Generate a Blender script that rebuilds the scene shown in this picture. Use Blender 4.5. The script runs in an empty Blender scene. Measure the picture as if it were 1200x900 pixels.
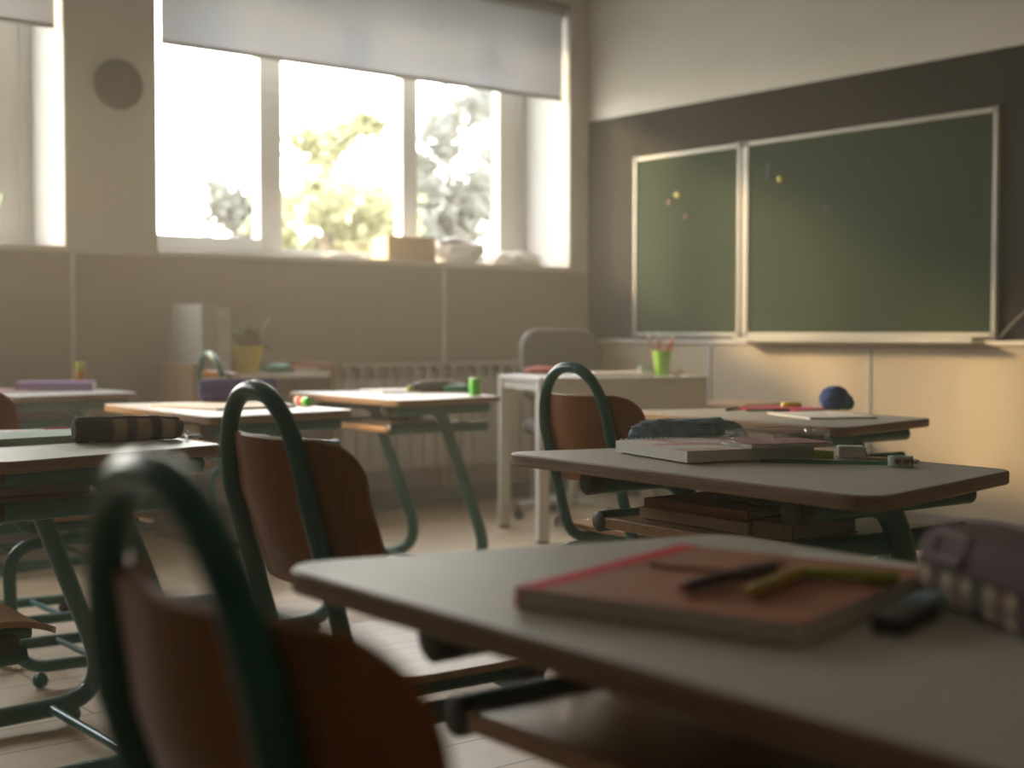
import bpy, bmesh, math, random
from mathutils import Vector, Matrix, noise

random.seed(7)
R = math.radians
scene = bpy.context.scene
COL = scene.collection

# ------------------------------------------------------------------ camera, sky, sun, exposure
cam_data = bpy.data.cameras.new('camera')
cam = bpy.data.objects.new('camera', cam_data)
COL.objects.link(cam)
yaw, pitch, roll, CAM_H = R(50.95), R(2.06), R(0.06), 0.93
f = Vector((math.cos(yaw) * math.cos(pitch), math.sin(yaw) * math.cos(pitch), -math.sin(pitch)))
r0 = Vector((math.sin(yaw), -math.cos(yaw), 0))
u0 = r0.cross(f)
rr = math.cos(roll) * r0 + math.sin(roll) * u0
uu = -math.sin(roll) * r0 + math.cos(roll) * u0
cam.matrix_world = Matrix(((rr.x, uu.x, -f.x, 0), (rr.y, uu.y, -f.y, 0), (rr.z, uu.z, -f.z, CAM_H), (0, 0, 0, 1)))
cam_data.sensor_width = 36.0
cam_data.lens = 1604 / 1200 * 36
cam_data.clip_start = 0.02
cam_data.dof.use_dof = True
cam_data.dof.focus_distance = 2.55
cam_data.dof.aperture_fstop = 2.9
cam_data.dof.aperture_blades = 0
scene.camera = cam

scene.view_settings.view_transform = 'Standard'
scene.view_settings.look = 'None'
scene.view_settings.gamma = 1.0
scene.view_settings.use_curve_mapping = False
EXPOSURE = 2.1
SKY = 4.9
SUN = 2.0
scene.view_settings.exposure = EXPOSURE

world = bpy.data.worlds.new('sky')
scene.world = world
world.use_nodes = True
nt = world.node_tree
for n in list(nt.nodes):
    nt.nodes.remove(n)
wo = nt.nodes.new('ShaderNodeOutputWorld')
wb = nt.nodes.new('ShaderNodeBackground')
tc = nt.nodes.new('ShaderNodeTexCoord')
sep = nt.nodes.new('ShaderNodeSeparateXYZ')
rmp = nt.nodes.new('ShaderNodeValToRGB')
nt.links.new(tc.outputs['Generated'], sep.inputs[0])
nt.links.new(sep.outputs['Z'], rmp.inputs[0])
rmp.color_ramp.elements[0].position = 0.0
rmp.color_ramp.elements[0].color = (1.0, 0.895, 0.72, 1)
rmp.color_ramp.elements[1].position = 0.6
rmp.color_ramp.elements[1].color = (0.92, 0.92, 0.95, 1)
nt.links.new(rmp.outputs[0], wb.inputs['Color'])
wb.inputs['Strength'].default_value = SKY
nt.links.new(wb.outputs[0], wo.inputs['Surface'])

sun_data = bpy.data.lights.new('sun', 'SUN')
sun_data.energy = SUN
sun_data.color = (1.0, 0.66, 0.32)
sun_data.angle = R(7.0)
sun = bpy.data.objects.new('sun', sun_data)
COL.objects.link(sun)
SUN_DIR = Vector((1.0, -1.35, -0.62)).normalized()
sun.rotation_euler = SUN_DIR.to_track_quat('-Z', 'Y').to_euler()
sun.location = (-10, 20, 10)

# room measures
XF, YW, ZC = 5.5, 6.06, 3.05          # blackboard wall, window wall, ceiling
XB, YR = -2.6, -2.0                   # back wall, right-hand wall
YG = 6.50                             # glazing plane
SILL, WTOP = 1.327, 2.86
WA = (2.766, 5.358)
WB = (-0.25, 2.337)

# ------------------------------------------------------------------ materials
MATS = {}


def mat(name, col, rough=0.6, metal=0.0, var=0.08, scale=6.0, coat=0.0, trans=0.0, spec=0.5):
    m = bpy.data.materials.new(name)
    m.use_nodes = True
    t = m.node_tree
    b = t.nodes['Principled BSDF']
    b.inputs['Roughness'].default_value = rough
    b.inputs['Metallic'].default_value = metal
    b.inputs['Coat Weight'].default_value = coat
    b.inputs['Specular IOR Level'].default_value = spec
    b.inputs['Transmission Weight'].default_value = trans
    c = t.nodes.new('ShaderNodeTexCoord')
    nz = t.nodes.new('ShaderNodeTexNoise')
    nz.inputs['Scale'].default_value = scale
    nz.inputs['Detail'].default_value = 3
    t.links.new(c.outputs['Object'], nz.inputs['Vector'])
    rp = t.nodes.new('ShaderNodeValToRGB')
    rp.color_ramp.elements[0].position = 0.3
    rp.color_ramp.elements[1].position = 0.7
    rp.color_ramp.elements[0].color = (*[max(0, x * (1 - var)) for x in col], 1)
    rp.color_ramp.elements[1].color = (*[min(1, x * (1 + var)) for x in col], 1)
    t.links.new(nz.outputs['Fac'], rp.inputs[0])
    t.links.new(rp.outputs[0], b.inputs['Base Color'])
    MATS[name] = m
    return m


def wood(name, c1, c2, rough=0.4, sc=(2, 30, 30), coat=0.0):
    m = mat(name, c1, rough, coat=coat)
    t = m.node_tree
    b = t.nodes['Principled BSDF']
    c = t.nodes.new('ShaderNodeTexCoord')
    mp = t.nodes.new('ShaderNodeMapping')
    mp.inputs['Scale'].default_value = sc
    nz = t.nodes.new('ShaderNodeTexNoise')
    nz.inputs['Scale'].default_value = 2.0
    nz.inputs['Detail'].default_value = 6
    nz.inputs['Distortion'].default_value = 0.6
    rp = t.nodes.new('ShaderNodeValToRGB')
    rp.color_ramp.elements[0].position = 0.35
    rp.color_ramp.elements[1].position = 0.68
    rp.color_ramp.elements[0].color = (*c1, 1)
    rp.color_ramp.elements[1].color = (*c2, 1)
    t.links.new(c.outputs['Object'], mp.inputs['Vector'])
    t.links.new(mp.outputs[0], nz.inputs['Vector'])
    t.links.new(nz.outputs['Fac'], rp.inputs[0])
    t.links.new(rp.outputs[0], b.inputs['Base Color'])
    return m


def stripes(name, cols, axis='X', scale=60.0, rough=0.8, axis2=None, col2=(0.05, 0.03, 0.02), scale2=40.0):
    """woven cloth with bands (and optional crossing bands)"""
    m = mat(name, cols[0], rough)
    t = m.node_tree
    b = t.nodes['Principled BSDF']
    c = t.nodes.new('ShaderNodeTexCoord')
    w = t.nodes.new('ShaderNodeTexWave')
    w.wave_type = 'BANDS'
    w.bands_direction = axis
    w.inputs['Scale'].default_value = scale
    w.inputs['Distortion'].default_value = 0.0
    rp = t.nodes.new('ShaderNodeValToRGB')
    rp.color_ramp.interpolation = 'CONSTANT'
    els = rp.color_ramp.elements
    els[0].position = 0.0
    els[0].color = (*cols[0], 1)
    els[1].position = 1.0 / len(cols)
    els[1].color = (*cols[1], 1)
    for k in range(2, len(cols)):
        e = els.new(k / len(cols))
        e.color = (*cols[k], 1)
    t.links.new(c.outputs['Object'], w.inputs['Vector'])
    t.links.new(w.outputs['Fac'], rp.inputs[0])
    out = rp.outputs[0]
    if axis2:
        w2 = t.nodes.new('ShaderNodeTexWave')
        w2.wave_type = 'BANDS'
        w2.bands_direction = axis2
        w2.inputs['Scale'].default_value = scale2
        w2.inputs['Distortion'].default_value = 0.0
        g = t.nodes.new('ShaderNodeMath')
        g.operation = 'GREATER_THAN'
        g.inputs[1].default_value = 0.75
        mu = t.nodes.new('ShaderNodeMath')
        mu.operation = 'MULTIPLY'
        mu.inputs[1].default_value = 0.55
        mx = t.nodes.new('ShaderNodeMixRGB')
        mx.inputs[2].default_value = (*col2, 1)
        t.links.new(c.outputs['Object'], w2.inputs['Vector'])
        t.links.new(w2.outputs['Fac'], g.inputs[0])
        t.links.new(g.outputs[0], mu.inputs[0])
        t.links.new(mu.outputs[0], mx.inputs[0])
        t.links.new(out, mx.inputs[1])
        out = mx.outputs[0]
    t.links.new(out, b.inputs['Base Color'])
    return m


mat('wall_paint', (0.60, 0.56, 0.51), 0.8, var=0.03, scale=2)
mat('wall_tan', (0.26, 0.22, 0.17), 0.85, var=0.05, scale=2)
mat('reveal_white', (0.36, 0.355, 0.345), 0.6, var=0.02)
mat('dark_paint', (0.027, 0.023, 0.020), 0.85, var=0.05, scale=3, spec=0.12)
wood('panel_cream', (0.36, 0.29, 0.195), (0.395, 0.32, 0.22), 0.5, (2, 2, 0.6))
wood('panel_window_side', (0.38, 0.32, 0.25), (0.41, 0.35, 0.275), 0.5, (0.6, 2, 2))
mat('trim_pale', (0.66, 0.62, 0.55), 0.5, var=0.03)
mat('seam_grey', (0.36, 0.34, 0.31), 0.5, var=0.03)
mat('skirting_grey', (0.17, 0.155, 0.14), 0.6, var=0.05)
mat('ceiling_white', (0.75, 0.74, 0.72), 0.9, var=0.02)
mat('pvc_white', (0.42, 0.41, 0.40), 0.35, var=0.02)
mat('aluminium', (0.34, 0.32, 0.275), 0.5, 0.15, var=0.04)
mat('board_green', (0.021, 0.036, 0.018), 0.8, var=0.10, scale=2.5, spec=0.12)
mat('green_enamel', (0.001, 0.105, 0.085), 0.32, var=0.12, scale=9, spec=0.35)
mat('black_plastic', (0.012, 0.012, 0.013), 0.5)
mat('laminate_grey', (0.47, 0.445, 0.40), 0.45, var=0.03, scale=12, spec=0.32)
wood('ply_edge', (0.17, 0.085, 0.038), (0.29, 0.16, 0.08), 0.5, (3, 3, 90))
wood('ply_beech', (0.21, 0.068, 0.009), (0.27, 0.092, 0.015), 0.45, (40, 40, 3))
MATS['ply_beech'].node_tree.nodes['Principled BSDF'].inputs['Specular IOR Level'].default_value = 0.2
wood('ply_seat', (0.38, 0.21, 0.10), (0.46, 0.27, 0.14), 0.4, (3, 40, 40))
MATS['ply_seat'].node_tree.nodes['Principled BSDF'].inputs['Specular IOR Level'].default_value = 0.3
wood('ply_shelf', (0.34, 0.17, 0.075), (0.43, 0.23, 0.11), 0.3, (3, 30, 30), coat=0.3)
mat('glass_clear', (1, 1, 1), 0.0, trans=1.0)
mat('white_metal', (0.62, 0.585, 0.53), 0.5, var=0.03)
mat('white_radiator', (0.56, 0.52, 0.47), 0.45, var=0.03)
mat('white_paper', (0.74, 0.71, 0.66), 0.8, var=0.03)
mat('binder_white', (0.42, 0.40, 0.36), 0.6, var=0.03)
mat('cream_paper', (0.66, 0.57, 0.44), 0.8, var=0.05)
mat('kraft_cover', (0.40, 0.15, 0.075), 0.55, var=0.12, scale=14, spec=0.2)
mat('red_spine', (0.72, 0.006, 0.022), 0.6, spec=0.2)
mat('pen_dark', (0.035, 0.012, 0.05), 0.35)
mat('pen_red', (0.25, 0.01, 0.015), 0.35)
mat('pen_yellow', (0.55, 0.38, 0.02), 0.35)
mat('pen_lime', (0.42, 0.50, 0.03), 0.35)
mat('plum_cloth', (0.085, 0.030, 0.036), 0.85, var=0.15, scale=60)
mat('badge_wine', (0.07, 0.004, 0.010), 0.5)
stripes('plaid_near', [(0.05, 0.025, 0.02), (0.40, 0.29, 0.17), (0.48, 0.40, 0.28), (0.16, 0.08, 0.05)], 'X', 4.5, 0.85, 'Z', (0.06, 0.03, 0.02), 10)
stripes('plaid_brown', [(0.035, 0.016, 0.012), (0.30, 0.20, 0.10), (0.40, 0.29, 0.16)], 'X', 6.0, 0.85, 'Y', (0.04, 0.02, 0.012), 12)
mat('plaid_dark_end', (0.032, 0.018, 0.016), 0.85)
mat('teal_cloth', (0.22, 0.33, 0.39), 0.9, var=0.25, scale=40)
mat('blue_cloth', (0.042, 0.036, 0.165), 0.85, var=0.15, scale=50)
mat('blue_wool', (0.035, 0.085, 0.26), 0.9, var=0.3, scale=60)
mat('teal_wool', (0.03, 0.16, 0.20), 0.9)
mpc = mat('patterned_cover', (0.6, 0.56, 0.5), 0.5, scale=11)
els = [n for n in mpc.node_tree.nodes if n.type == 'VALTORGB'][0].color_ramp.elements
els[0].position, els[0].color = 0.34, (0.30, 0.38, 0.30, 1)
els[1].position, els[1].color = 0.70, (0.50, 0.20, 0.20, 1)
for q, cc in ((0.43, (0.62, 0.60, 0.53)), (0.56, (0.66, 0.62, 0.56)), (0.62, (0.58, 0.34, 0.32))):
    els.new(q).color = (*cc, 1)
mat('magenta_card', (0.62, 0.05, 0.14), 0.5)
mat('pink_card', (0.62, 0.33, 0.32), 0.6, var=0.15, scale=20)
mat('yellow_plastic', (0.62, 0.47, 0.03), 0.4)
mat('lime_plastic', (0.10, 0.62, 0.06), 0.35)
mat('green_cup', (0.20, 0.46, 0.03), 0.4)
mat('emerald', (0.02, 0.20, 0.10), 0.4)
mat('dark_case', (0.05, 0.038, 0.03), 0.7)
mat('mint_paper', (0.42, 0.55, 0.46), 0.8, var=0.06)
mat('purple_cover', (0.33, 0.20, 0.42), 0.5)
mat('orange_plastic', (0.55, 0.22, 0.02), 0.4)
mat('chair_fabric', (0.115, 0.10, 0.095), 0.9, var=0.15, scale=80)
mat('chrome', (0.7, 0.7, 0.7), 0.2, 1.0)
mat('red_cloth', (0.45, 0.08, 0.07), 0.8)
mat('cardboard', (0.52, 0.36, 0.20), 0.8, var=0.06)
mat('grey_bag', (0.32, 0.30, 0.32), 0.5)
mat('leaf_green', (0.10, 0.22, 0.03), 0.6)
mat('leaf_brown', (0.20, 0.10, 0.06), 0.7)
mat('pot_yellow', (0.62, 0.47, 0.05), 0.5)
mat('clock_dark', (0.085, 0.072, 0.066), 0.6)
mat('clock_rim', (0.15, 0.13, 0.12), 0.5)
mat('clock_pale', (0.16, 0.14, 0.13), 0.6)
mat('chalk_red', (0.5, 0.08, 0.07), 0.9)
mat('chalk_yellow', (0.6, 0.5, 0.08), 0.9)
mat('chalk_green', (0.15, 0.35, 0.06), 0.9)
mat('magnet_blue', (0.02, 0.03, 0.10), 0.3)
mat('magnet_yellow', (0.62, 0.47, 0.05), 0.3)
mat('magnet_red', (0.38, 0.06, 0.05), 0.3)
mat('cable_grey', (0.35, 0.31, 0.27), 0.5)
wood('shelf_paper', (0.2, 0.14, 0.09), (0.42, 0.33, 0.23), 0.8, (4, 4, 120))
wood('table_brown', (0.30, 0.18, 0.10), (0.38, 0.24, 0.14), 0.5, (3, 30, 3))
mat('bark', (0.12, 0.10, 0.08), 0.9)
mat('ground_earth', (0.30, 0.30, 0.24), 0.95)


def clear_mat(name, tint, gloss=0.08, rough=0.02, mixfac=None):
    m = bpy.data.materials.new(name)
    m.use_nodes = True
    t = m.node_tree
    for n in list(t.nodes):
        t.nodes.remove(n)
    o = t.nodes.new('ShaderNodeOutputMaterial')
    mx = t.nodes.new('ShaderNodeMixShader')
    tr = t.nodes.new('ShaderNodeBsdfTransparent')
    tr.inputs[0].default_value = (*tint, 1)
    gl = t.nodes.new('ShaderNodeBsdfGlossy')
    gl.inputs['Roughness'].default_value = rough
    mx.inputs[0].default_value = gloss
    t.links.new(tr.outputs[0], mx.inputs[1])
    t.links.new(gl.outputs[0], mx.inputs[2])
    t.links.new(mx.outputs[0], o.inputs['Surface'])
    MATS[name] = m
    return m


clear_mat('glass_clear', (0.97, 0.985, 0.98), 0.05)
clear_mat('film_clear', (0.86, 0.86, 0.87), 0.16, 0.12)
clear_mat('green_film', (0.35, 0.80, 0.66), 0.12, 0.15)


def translucent(name, col, fac=0.5):
    m = bpy.data.materials.new(name)
    m.use_nodes = True
    t = m.node_tree
    for n in list(t.nodes):
        t.nodes.remove(n)
    o = t.nodes.new('ShaderNodeOutputMaterial')
    mx = t.nodes.new('ShaderNodeMixShader')
    d = t.nodes.new('ShaderNodeBsdfDiffuse')
    tl = t.nodes.new('ShaderNodeBsdfTranslucent')
    d.inputs[0].default_value = (*col, 1)
    tl.inputs[0].default_value = (*col, 1)
    nz = t.nodes.new('ShaderNodeTexNoise')
    nz.inputs['Scale'].default_value = 220
    rp = t.nodes.new('ShaderNodeValToRGB')
    rp.color_ramp.elements[0].color = (*[x * 0.93 for x in col], 1)
    rp.color_ramp.elements[1].color = (*[min(1, x * 1.05) for x in col], 1)
    c = t.nodes.new('ShaderNodeTexCoord')
    t.links.new(c.outputs['Object'], nz.inputs['Vector'])
    t.links.new(nz.outputs['Fac'], rp.inputs[0])
    t.links.new(rp.outputs[0], d.inputs[0])
    t.links.new(rp.outputs[0], tl.inputs[0])
    mx.inputs[0].default_value = fac
    t.links.new(d.outputs[0], mx.inputs[1])
    t.links.new(tl.outputs[0], mx.inputs[2])
    t.links.new(mx.outputs[0], o.inputs['Surface'])
    MATS[name] = m
    return m


translucent('blind_cloth', (0.56, 0.565, 0.59), 0.42)
translucent('leaf_pale', (0.25, 0.25, 0.15), 0.45)
translucent('leaf_grey', (0.15, 0.155, 0.145), 0.4)

# floor: pale wood laminate boards running towards the blackboard
mfl = mat('floor_boards', (0.4, 0.3, 0.2), 0.42)
t = mfl.node_tree
b = t.nodes['Principled BSDF']
c = t.nodes.new('ShaderNodeTexCoord')
bk = t.nodes.new('ShaderNodeTexBrick')
bk.offset = 0.37
bk.inputs['Color1'].default_value = (0.74, 0.57, 0.38, 1)
bk.inputs['Color2'].default_value = (0.65, 0.49, 0.32, 1)
bk.inputs['Mortar'].default_value = (0.16, 0.11, 0.07, 1)
bk.inputs['Scale'].default_value = 1.0
bk.inputs['Mortar Size'].default_value = 0.003
bk.inputs['Brick Width'].default_value = 1.3
bk.inputs['Row Height'].default_value = 0.19
nz = t.nodes.new('ShaderNodeTexNoise')
mp = t.nodes.new('ShaderNodeMapping')
mp.inputs['Scale'].default_value = (2.0, 22, 1)
nz.inputs['Scale'].default_value = 2.0
nz.inputs['Detail'].default_value = 5
mx = t.nodes.new('ShaderNodeMixRGB')
mx.blend_type = 'MULTIPLY'
mx.inputs[0].default_value = 0.25
t.links.new(c.outputs['Object'], bk.inputs['Vector'])
t.links.new(c.outputs['Object'], mp.inputs['Vector'])
t.links.new(mp.outputs[0], nz.inputs['Vector'])
t.links.new(bk.outputs['Color'], mx.inputs[1])
t.links.new(nz.outputs['Fac'], mx.inputs[2])
t.links.new(mx.outputs[0], b.inputs['Base Color'])


# ------------------------------------------------------------------ helpers
def obj(name, bm, m, parent=None, smooth=False, loc=None, rz=0.0):
    me = bpy.data.meshes.new(name)
    bmesh.ops.recalc_face_normals(bm, faces=bm.faces)
    if smooth:
        for fc in bm.faces:
            fc.smooth = True
        for e in bm.edges:
            if len(e.link_faces) == 2 and e.calc_face_angle(0) > R(38):
                e.smooth = False
    bm.to_mesh(me)
    bm.free()
    o = bpy.data.objects.new(name, me)
    COL.objects.link(o)
    for k in (m if isinstance(m, (list, tuple)) else [m]):
        me.materials.append(MATS[k])
    if parent is not None:
        o.parent = parent
    if loc is not None:
        o.location = loc
    o.rotation_euler.z = rz
    return o


def tag(o, label, cat, group=None):
    o['label'] = label
    o['category'] = cat
    if group:
        o['group'] = group
    elif 'group' in o:
        del o['group']
    return o


def thing(name, label, cat, loc=(0, 0, 0), rz=0.0, group=None):
    o = bpy.data.objects.new(name, None)
    o.empty_display_size = 0.05
    COL.objects.link(o)
    o.location = loc
    o.rotation_euler.z = rz
    return tag(o, label, cat, group)


def struct(name, bm, m, parent=None, smooth=False):
    o = obj(name, bm, m, parent, smooth)
    if parent is None:
        o['kind'] = 'structure'
    return o


def dup(root, loc, rz, label, group=None):
    r = root.copy()
    COL.objects.link(r)
    r.location = loc
    r.rotation_euler = (0, 0, rz)
    r['label'] = label
    if group:
        r['group'] = group

    def rec(src, dst):
        for ch in list(src.children):
            c = ch.copy()
            COL.objects.link(c)
            c.parent = dst
            rec(ch, c)
    rec(root, r)
    return r


def BM():
    return bmesh.new()


def add_box(bm, lo, hi, bev=0.0, mi=0, seg=2):
    t = BM()
    bmesh.ops.create_cube(t, size=1.0)
    lo, hi = Vector(lo), Vector(hi)
    for v in t.verts:
        v.co = Vector(((lo[i] + hi[i]) / 2 + v.co[i] * (hi[i] - lo[i]) for i in range(3)))
    if bev > 0:
        bmesh.ops.bevel(t, geom=t.edges[:] , offset=bev, segments=seg, affect='EDGES', profile=0.5)
    merge(bm, t, mi)


def merge(bm, t, mi=0, M=None, keep=False):
    off = {}
    for v in t.verts:
        off[v] = bm.verts.new(M @ v.co if M else v.co)
    for fc in t.faces:
        try:
            nf = bm.faces.new([off[v] for v in fc.verts])
            nf.material_index = fc.material_index if keep else mi
            nf.smooth = fc.smooth
        except ValueError:
            pass
    t.free()


def frames(pts, closed=False):
    n = len(pts)
    tans = []
    for i in range(n):
        a = pts[i - 1] if (i > 0 or closed) else pts[i]
        c = pts[(i + 1) % n] if (i < n - 1 or closed) else pts[i]
        tans.append((c - a).normalized())
    up = Vector((0, 0, 1)) if abs(tans[0].z) < 0.9 else Vector((0, 1, 0))
    nrm = (up - tans[0] * up.dot(tans[0])).normalized()
    out = []
    for tn in tans:
        nrm = (nrm - tn * nrm.dot(tn))
        nrm = nrm.normalized() if nrm.length > 1e-6 else tn.orthogonal().normalized()
        out.append((tn, nrm, tn.cross(nrm)))
    return out


def add_tube(bm, pts, r, seg=12, closed=False, mi=0, caps=True, r2=None):
    """sweep a round (or oval, r across and r2 along the first normal) section"""
    pts = [Vector(p) for p in pts]
    rs = r if isinstance(r, (list, tuple)) else [r] * len(pts)
    fr = frames(pts, closed)
    rings = []
    for p, (tn, a, b2), rad in zip(pts, fr, rs):
        ra = r2 if r2 else rad
        rings.append([bm.verts.new(p + a * math.cos(k / seg * 2 * math.pi) * ra + b2 * math.sin(k / seg * 2 * math.pi) * rad) for k in range(seg)])
    m = len(rings)
    for i in range(m if closed else m - 1):
        A, B = rings[i], rings[(i + 1) % m]
        for k in range(seg):
            fc = bm.faces.new((A[k], A[(k + 1) % seg], B[(k + 1) % seg], B[k]))
            fc.material_index = mi
    if caps and not closed:
        for rg in (rings[0], rings[-1]):
            fc = bm.faces.new(rg)
            fc.material_index = mi


def fillet(pts, rads, n=7):
    pts = [Vector(p) for p in pts]
    out = [pts[0]]
    for i in range(1, len(pts) - 1):
        p, a, c = pts[i], (pts[i - 1] - pts[i]), (pts[i + 1] - pts[i])
        rad = rads[i - 1]
        if rad <= 0:
            out.append(p)
            continue
        da, dc = a.normalized(), c.normalized()
        ang = da.angle(dc)
        d = min(rad / math.tan(ang / 2), a.length * 0.49 if i > 1 else a.length * 0.95, c.length * 0.49 if i < len(pts) - 2 else c.length * 0.95)
        p0, p1 = p + da * d, p + dc * d
        for k in range(n + 1):
            s = k / n
            out.append((1 - s) ** 2 * p0 + 2 * s * (1 - s) * p + s * s * p1)
    out.append(pts[-1])
    return out


def add_ball(bm, c, r, sub=2, mi=0, sc=(1, 1, 1)):
    t = BM()
    bmesh.ops.create_icosphere(t, subdivisions=sub, radius=r)
    for v in t.verts:
        v.co = Vector((v.co.x * sc[0], v.co.y * sc[1], v.co.z * sc[2])) + Vector(c)
    merge(bm, t, mi)


def add_lathe(bm, prof, seg=24, mi=0, c=(0, 0, 0), axis='Z'):
    c = Vector(c)
    rings = []
    for (r, z) in prof:
        ring = []
        for k in range(seg):
            a = k / seg * 2 * math.pi
            if axis == 'Z':
                p = Vector((r * math.cos(a), r * math.sin(a), z))
            elif axis == 'X':
                p = Vector((z, r * math.cos(a), r * math.sin(a)))
            else:
                p = Vector((r * math.sin(a), z, r * math.cos(a)))
            ring.append(bm.verts.new(c + p))
        rings.append(ring)
    for A, B in zip(rings, rings[1:]):
        for k in range(seg):
            fc = bm.faces.new((A[k], A[(k + 1) % seg], B[(k + 1) % seg], B[k]))
            fc.material_index = mi
    for rg in (rings[0], rings[-1]):
        fc = bm.faces.new(rg)
        fc.material_index = mi


def rounded_poly(pts, rad, n=6):
    """2-D outline with rounded corners"""
    pts = [Vector((p[0], p[1], 0)) for p in pts]
    out = []
    m = len(pts)
    rads = rad if isinstance(rad, (list, tuple)) else [rad] * m
    for i in range(m):
        p, a, c = pts[i], pts[i - 1] - pts[i], pts[(i + 1) % m] - pts[i]
        ang = a.angle(c)
        d = min(rads[i] / math.tan(ang / 2), a.length * 0.49, c.length * 0.49)
        p0, p1 = p + a.normalized() * d, p + c.normalized() * d
        for k in range(n + 1):
            s = k / n
            out.append((1 - s) ** 2 * p0 + 2 * s * (1 - s) * p + s * s * p1)
    return [(q.x, q.y) for q in out]


def add_slab(bm, outline, z0, z1, bev=0.0, mi_side=0, mi_top=0, mi_bot=0):
    """vertical-walled slab with softened upper and lower rims"""
    cx = sum(p[0] for p in outline) / len(outline)
    cy = sum(p[1] for p in outline) / len(outline)

    def ring(z, ins):
        o = []
        for x, y in outline:
            d = math.hypot(x - cx, y - cy)
            s = max(0.0, (d - ins) / d)
            o.append(bm.verts.new((cx + (x - cx) * s, cy + (y - cy) * s, z)))
        return o
    if bev > 0:
        rs = [ring(z0, bev), ring(z0 + bev, 0), ring(z1 - bev, 0), ring(z1, bev)]
    else:
        rs = [ring(z0, 0), ring(z1, 0)]
    n = len(outline)
    for A, B in zip(rs, rs[1:]):
        for k in range(n):
            fc = bm.faces.new((A[k], A[(k + 1) % n], B[(k + 1) % n], B[k]))
            fc.material_index = mi_side
    fb = bm.faces.new(list(reversed(rs[0])))
    fb.material_index = mi_bot
    ft = bm.faces.new(rs[-1])
    ft.material_index = mi_top


def grid_shell(bm, fn, nu, nv, th, mi=0):
    """curved sheet fn(u,v)->(point, normal); given thickness on the normal side"""
    A = [[None] * (nv + 1) for _ in range(nu + 1)]
    B = [[None] * (nv + 1) for _ in range(nu + 1)]
    for i in range(nu + 1):
        for j in range(nv + 1):
            p, nn = fn(i / nu, j / nv)
            A[i][j] = bm.verts.new(p)
            B[i][j] = bm.verts.new(p + nn * th)
    def q(a, b2, c2, d):
        fc = bm.faces.new((a, b2, c2, d))
        fc.material_index = mi
        return fc
    for i in range(nu):
        for j in range(nv):
            q(A[i][j], A[i][j + 1], A[i + 1][j + 1], A[i + 1][j])
            q(B[i][j], B[i + 1][j], B[i + 1][j + 1], B[i][j + 1])
    for i in range(nu):
        q(A[i][0], A[i + 1][0], B[i + 1][0], B[i][0])
        q(A[i][nv], B[i][nv], B[i + 1][nv], A[i + 1][nv])
    for j in range(nv):
        q(A[0][j], B[0][j], B[0][j + 1], A[0][j + 1])
        q(A[nu][j], A[nu][j + 1], B[nu][j + 1], B[nu][j])


def lumpy(bm, size, amp, freq, seed, sub=4, mi=0, sq=0.75, flat=True, c=(0, 0, 0)):
    """soft cushion-like body with folds, resting on z=0"""
    t = BM()
    bmesh.ops.create_icosphere(t, subdivisions=sub, radius=1.0)
    for v in t.verts:
        p = v.co.copy()
        q = Vector([math.copysign(abs(x) ** sq, x) for x in p])
        nn = noise.noise(p * freq + Vector((seed, seed * 2.1, 0.3)))
        n2 = noise.noise(p * freq * 2.3 + Vector((seed * 3, 1.1, seed)))
        q *= 1 + amp * nn + amp * 0.5 * n2
        v.co = Vector((q.x * size[0] / 2, q.y * size[1] / 2, q.z * size[2] / 2))
    zmin = min(v.co.z for v in t.verts)
    for v in t.verts:
        z = v.co.z - zmin
        if flat:
            z = max(0.0, z - size[2] * 0.06)
        v.co.z = z
        v.co += Vector(c)
    merge(bm, t, mi)


# ------------------------------------------------------------------ room shell
bm = BM()
add_box(bm, (XB - 0.2, YR - 0.2, -0.1), (XF + 0.2, YW + 0.5, 0.0))
struct('floor', bm, 'floor_boards')
bm = BM()
add_box(bm, (XB - 0.2, YR - 0.2, ZC), (XF + 0.2, YW + 0.7, ZC + 0.1))
struct('ceiling', bm, 'ceiling_white')

# blackboard wall: pale paint above, dark band, panelled below
bm = BM()
add_box(bm, (XF, YR - 0.2, 0.0), (XF + 0.2, YW + 0.5, 0.90), mi=2)
add_box(bm, (XF, YR - 0.2, 0.90), (XF + 0.2, YW + 0.5, 2.192), mi=1)
add_box(bm, (XF, YR - 0.2, 2.192), (XF + 0.2, YW + 0.5, ZC), mi=0)
struct('wall_front', bm, ['wall_paint', 'dark_paint', 'panel_cream'])
# window wall with its two openings
bm = BM()
Y2 = YW + 0.56
add_box(bm, (XB, YW, 0), (XF, Y2, SILL - 0.03), mi=1)
add_box(bm, (XB, YW, WTOP), (XF, Y2, ZC), mi=0)
for x0, x1 in ((XB, WB[0]), (WB[1], WA[0]), (WA[1], XF)):
    add_box(bm, (x0, YW, SILL - 0.03), (x1, Y2, WTOP), mi=0)
struct('wall_window', bm, ['wall_paint', 'panel_window_side'])
bm = BM()
add_box(bm, (XB - 0.2, YR - 0.2, 0), (XB, YW + 0.5, ZC))
struct('wall_back', bm, 'wall_tan')
bm = BM()
add_box(bm, (XB, YR - 0.2, 0), (XF, YR, ZC))
struct('wall_right', bm, 'wall_tan')

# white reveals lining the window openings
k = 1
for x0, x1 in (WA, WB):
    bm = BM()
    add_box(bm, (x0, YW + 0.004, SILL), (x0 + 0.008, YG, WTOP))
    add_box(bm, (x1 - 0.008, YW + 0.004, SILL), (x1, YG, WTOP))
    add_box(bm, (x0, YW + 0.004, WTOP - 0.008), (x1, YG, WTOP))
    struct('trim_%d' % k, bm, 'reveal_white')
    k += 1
    bm = BM()
    add_box(bm, (x0 - 0.0, YW - 0.012, SILL - 0.03), (x1, Y2, SILL), 0.004)
    struct('trim_%d' % k, bm, 'trim_pale')
    k += 1
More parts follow.
